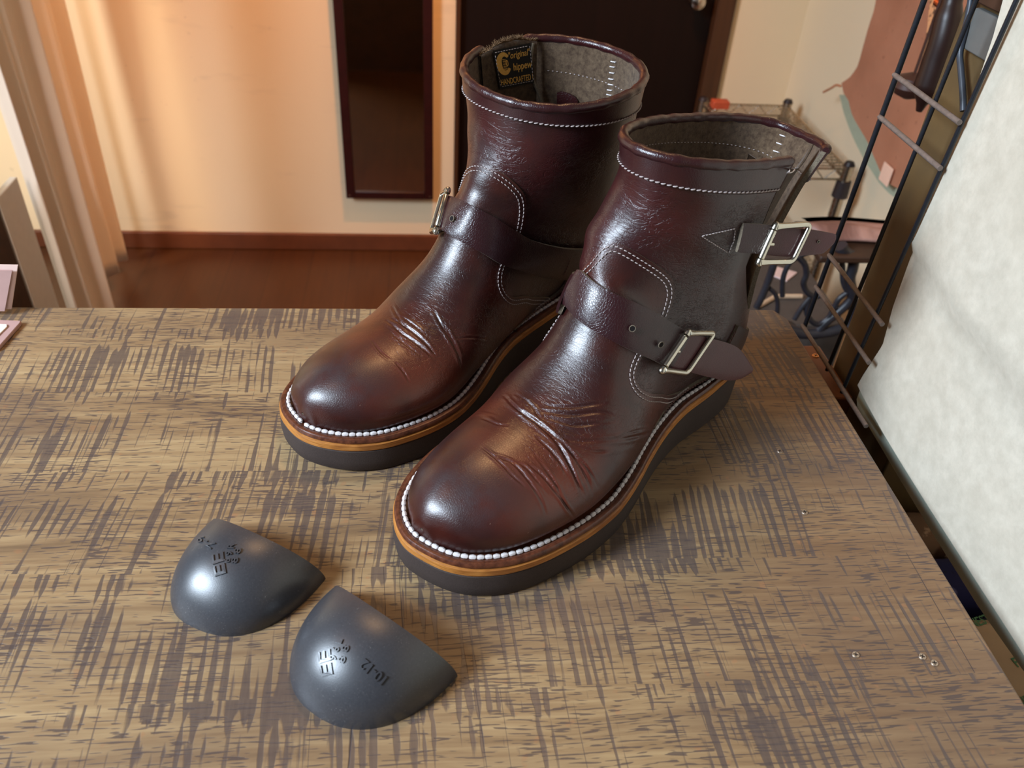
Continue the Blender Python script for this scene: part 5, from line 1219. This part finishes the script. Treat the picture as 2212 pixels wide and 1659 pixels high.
for x_, y_ in ((0.60, YT + 0.02), (0.80, YT + 0.02)):
    mb = MB(); mb.tube([(x_, y_, 0.001), (x_, y_, 0.03), (x_, y_ + 0.01, 0.30), (x_, y_, 0.56)], [0.02, 0.013, 0.010, 0.012], n=12); mb.build('leg', iron, sm)
a0, a1 = ony(1790, 541, YT), ony(1900, 541, YT); mb = MB(); mb.box((a0[0] - 0.02, YT - 0.02, a0[2] - 0.012), (0.93, YT + 0.10, a0[2])); mb.build('table_board', dkw, sm, bevel=0.003)
zt2 = a0[2]; lm2 = NT('purple_brown_cover'); v = lm2.coord(); f = lm2.noise(v, 9, 4, 0.6, 0.8); lm2.set(color=lm2.mix(lm2.step(f, 0.4, 0.62), srgb(118, 80, 72), srgb(176, 134, 122)), rough=0.55, bump=f, bstr=0.5, bdist=0.01)
V = []; F = []; n_ = 24
for side in (0, 1):
    for i in range(n_):
        for j in range(n_):
            u, w = i / (n_ - 1), j / (n_ - 1); V.append((a0[0] - 0.012 + 0.30 * u + 0.008 * math.sin(9 * w), YT + 0.016 + 0.085 * w + 0.006 * math.sin(8 * u), zt2 + 0.0045 + 0.014 * (0.4 + 0.6 * abs(math.sin(4 * u + 3 * w))) * math.sin(math.pi * min(1, w * 1.1 + 0.1)) * (1 - side) ))
K = n_ * n_
for i in range(n_ - 1):
    for j in range(n_ - 1): q_ = i * n_ + j; F.append((q_, q_ + n_, q_ + n_ + 1, q_ + 1)); F.append((K + q_, K + q_ + 1, K + q_ + n_ + 1, K + q_ + n_))
for i in range(n_ - 1):
    for a_, b_ in ((i, i + 1), (K - n_ + i + 1, K - n_ + i), ((i + 1) * n_, i * n_), (i * n_ + n_ - 1, (i + 1) * n_ + n_ - 1)): F.append((a_, b_, b_ + K, a_ + K))
o = link('leather_cover', V, F, lm2.m); tag(o, 'crumpled purple-brown leather piece lying on the sewing machine stand', 'leather piece')
# box and pale battens on the floor behind the bench
pb = ony(1697, 590, 1.35); mb = MB(); mb.box((pb[0] - 0.10, 1.20, 0.0008), (pb[0] + 0.07, 1.52, pb[2] - 0.02)); o = mb.build('grey_box', plain('dark_grey_box', srgb(78, 70, 66), 0.6), bevel=0.002); tag(o, 'dark grey box behind the iron stand, under the pink and white leaflet', 'box')
mb = MB(); V = [ony(x, y, yy) for x, y, yy in ((1672, 574, 1.40), (1722, 588, 1.36), (1700, 606, 1.30), (1660, 590, 1.33))]; V = [onz(*((1672, 574), (1722, 588), (1700, 606), (1660, 590))[i], pb[2] - 0.0165) for i, p in enumerate(V)]
mb.add(V + [p - [0, 0, 0.003] for p in V], [(0, 1, 2, 3), (7, 6, 5, 4), (0, 4, 5, 1), (1, 5, 6, 2), (2, 6, 7, 3), (3, 7, 4, 0)]); o = mb.build('leaflet', plain('pink_white_leaflet', srgb(226, 196, 190), 0.6, amt=0.1), smooth=False); tag(o, 'pink and white leaflet lying on the dark grey box', 'leaflet')
for a, c, lb in (((1634, 664), (1676, 640), 'pale wooden batten slanting up from behind the heel of the front boot'), ((1674, 640), (1732, 640), 'pale wooden batten lying level behind the iron stand')):
    zb_ = pb[2] - 0.0154; A, B = onz(*a, zb_), onz(*c, zb_); mb = MB(); mb.tube([A, A + (B - A) * 0.02, B], [0.003, 0.0045, 0.0045], n=8); o = mb.build('batten', plain('pale_batten', srgb(206, 176, 146), 0.6)); tag(o, lb, 'batten')
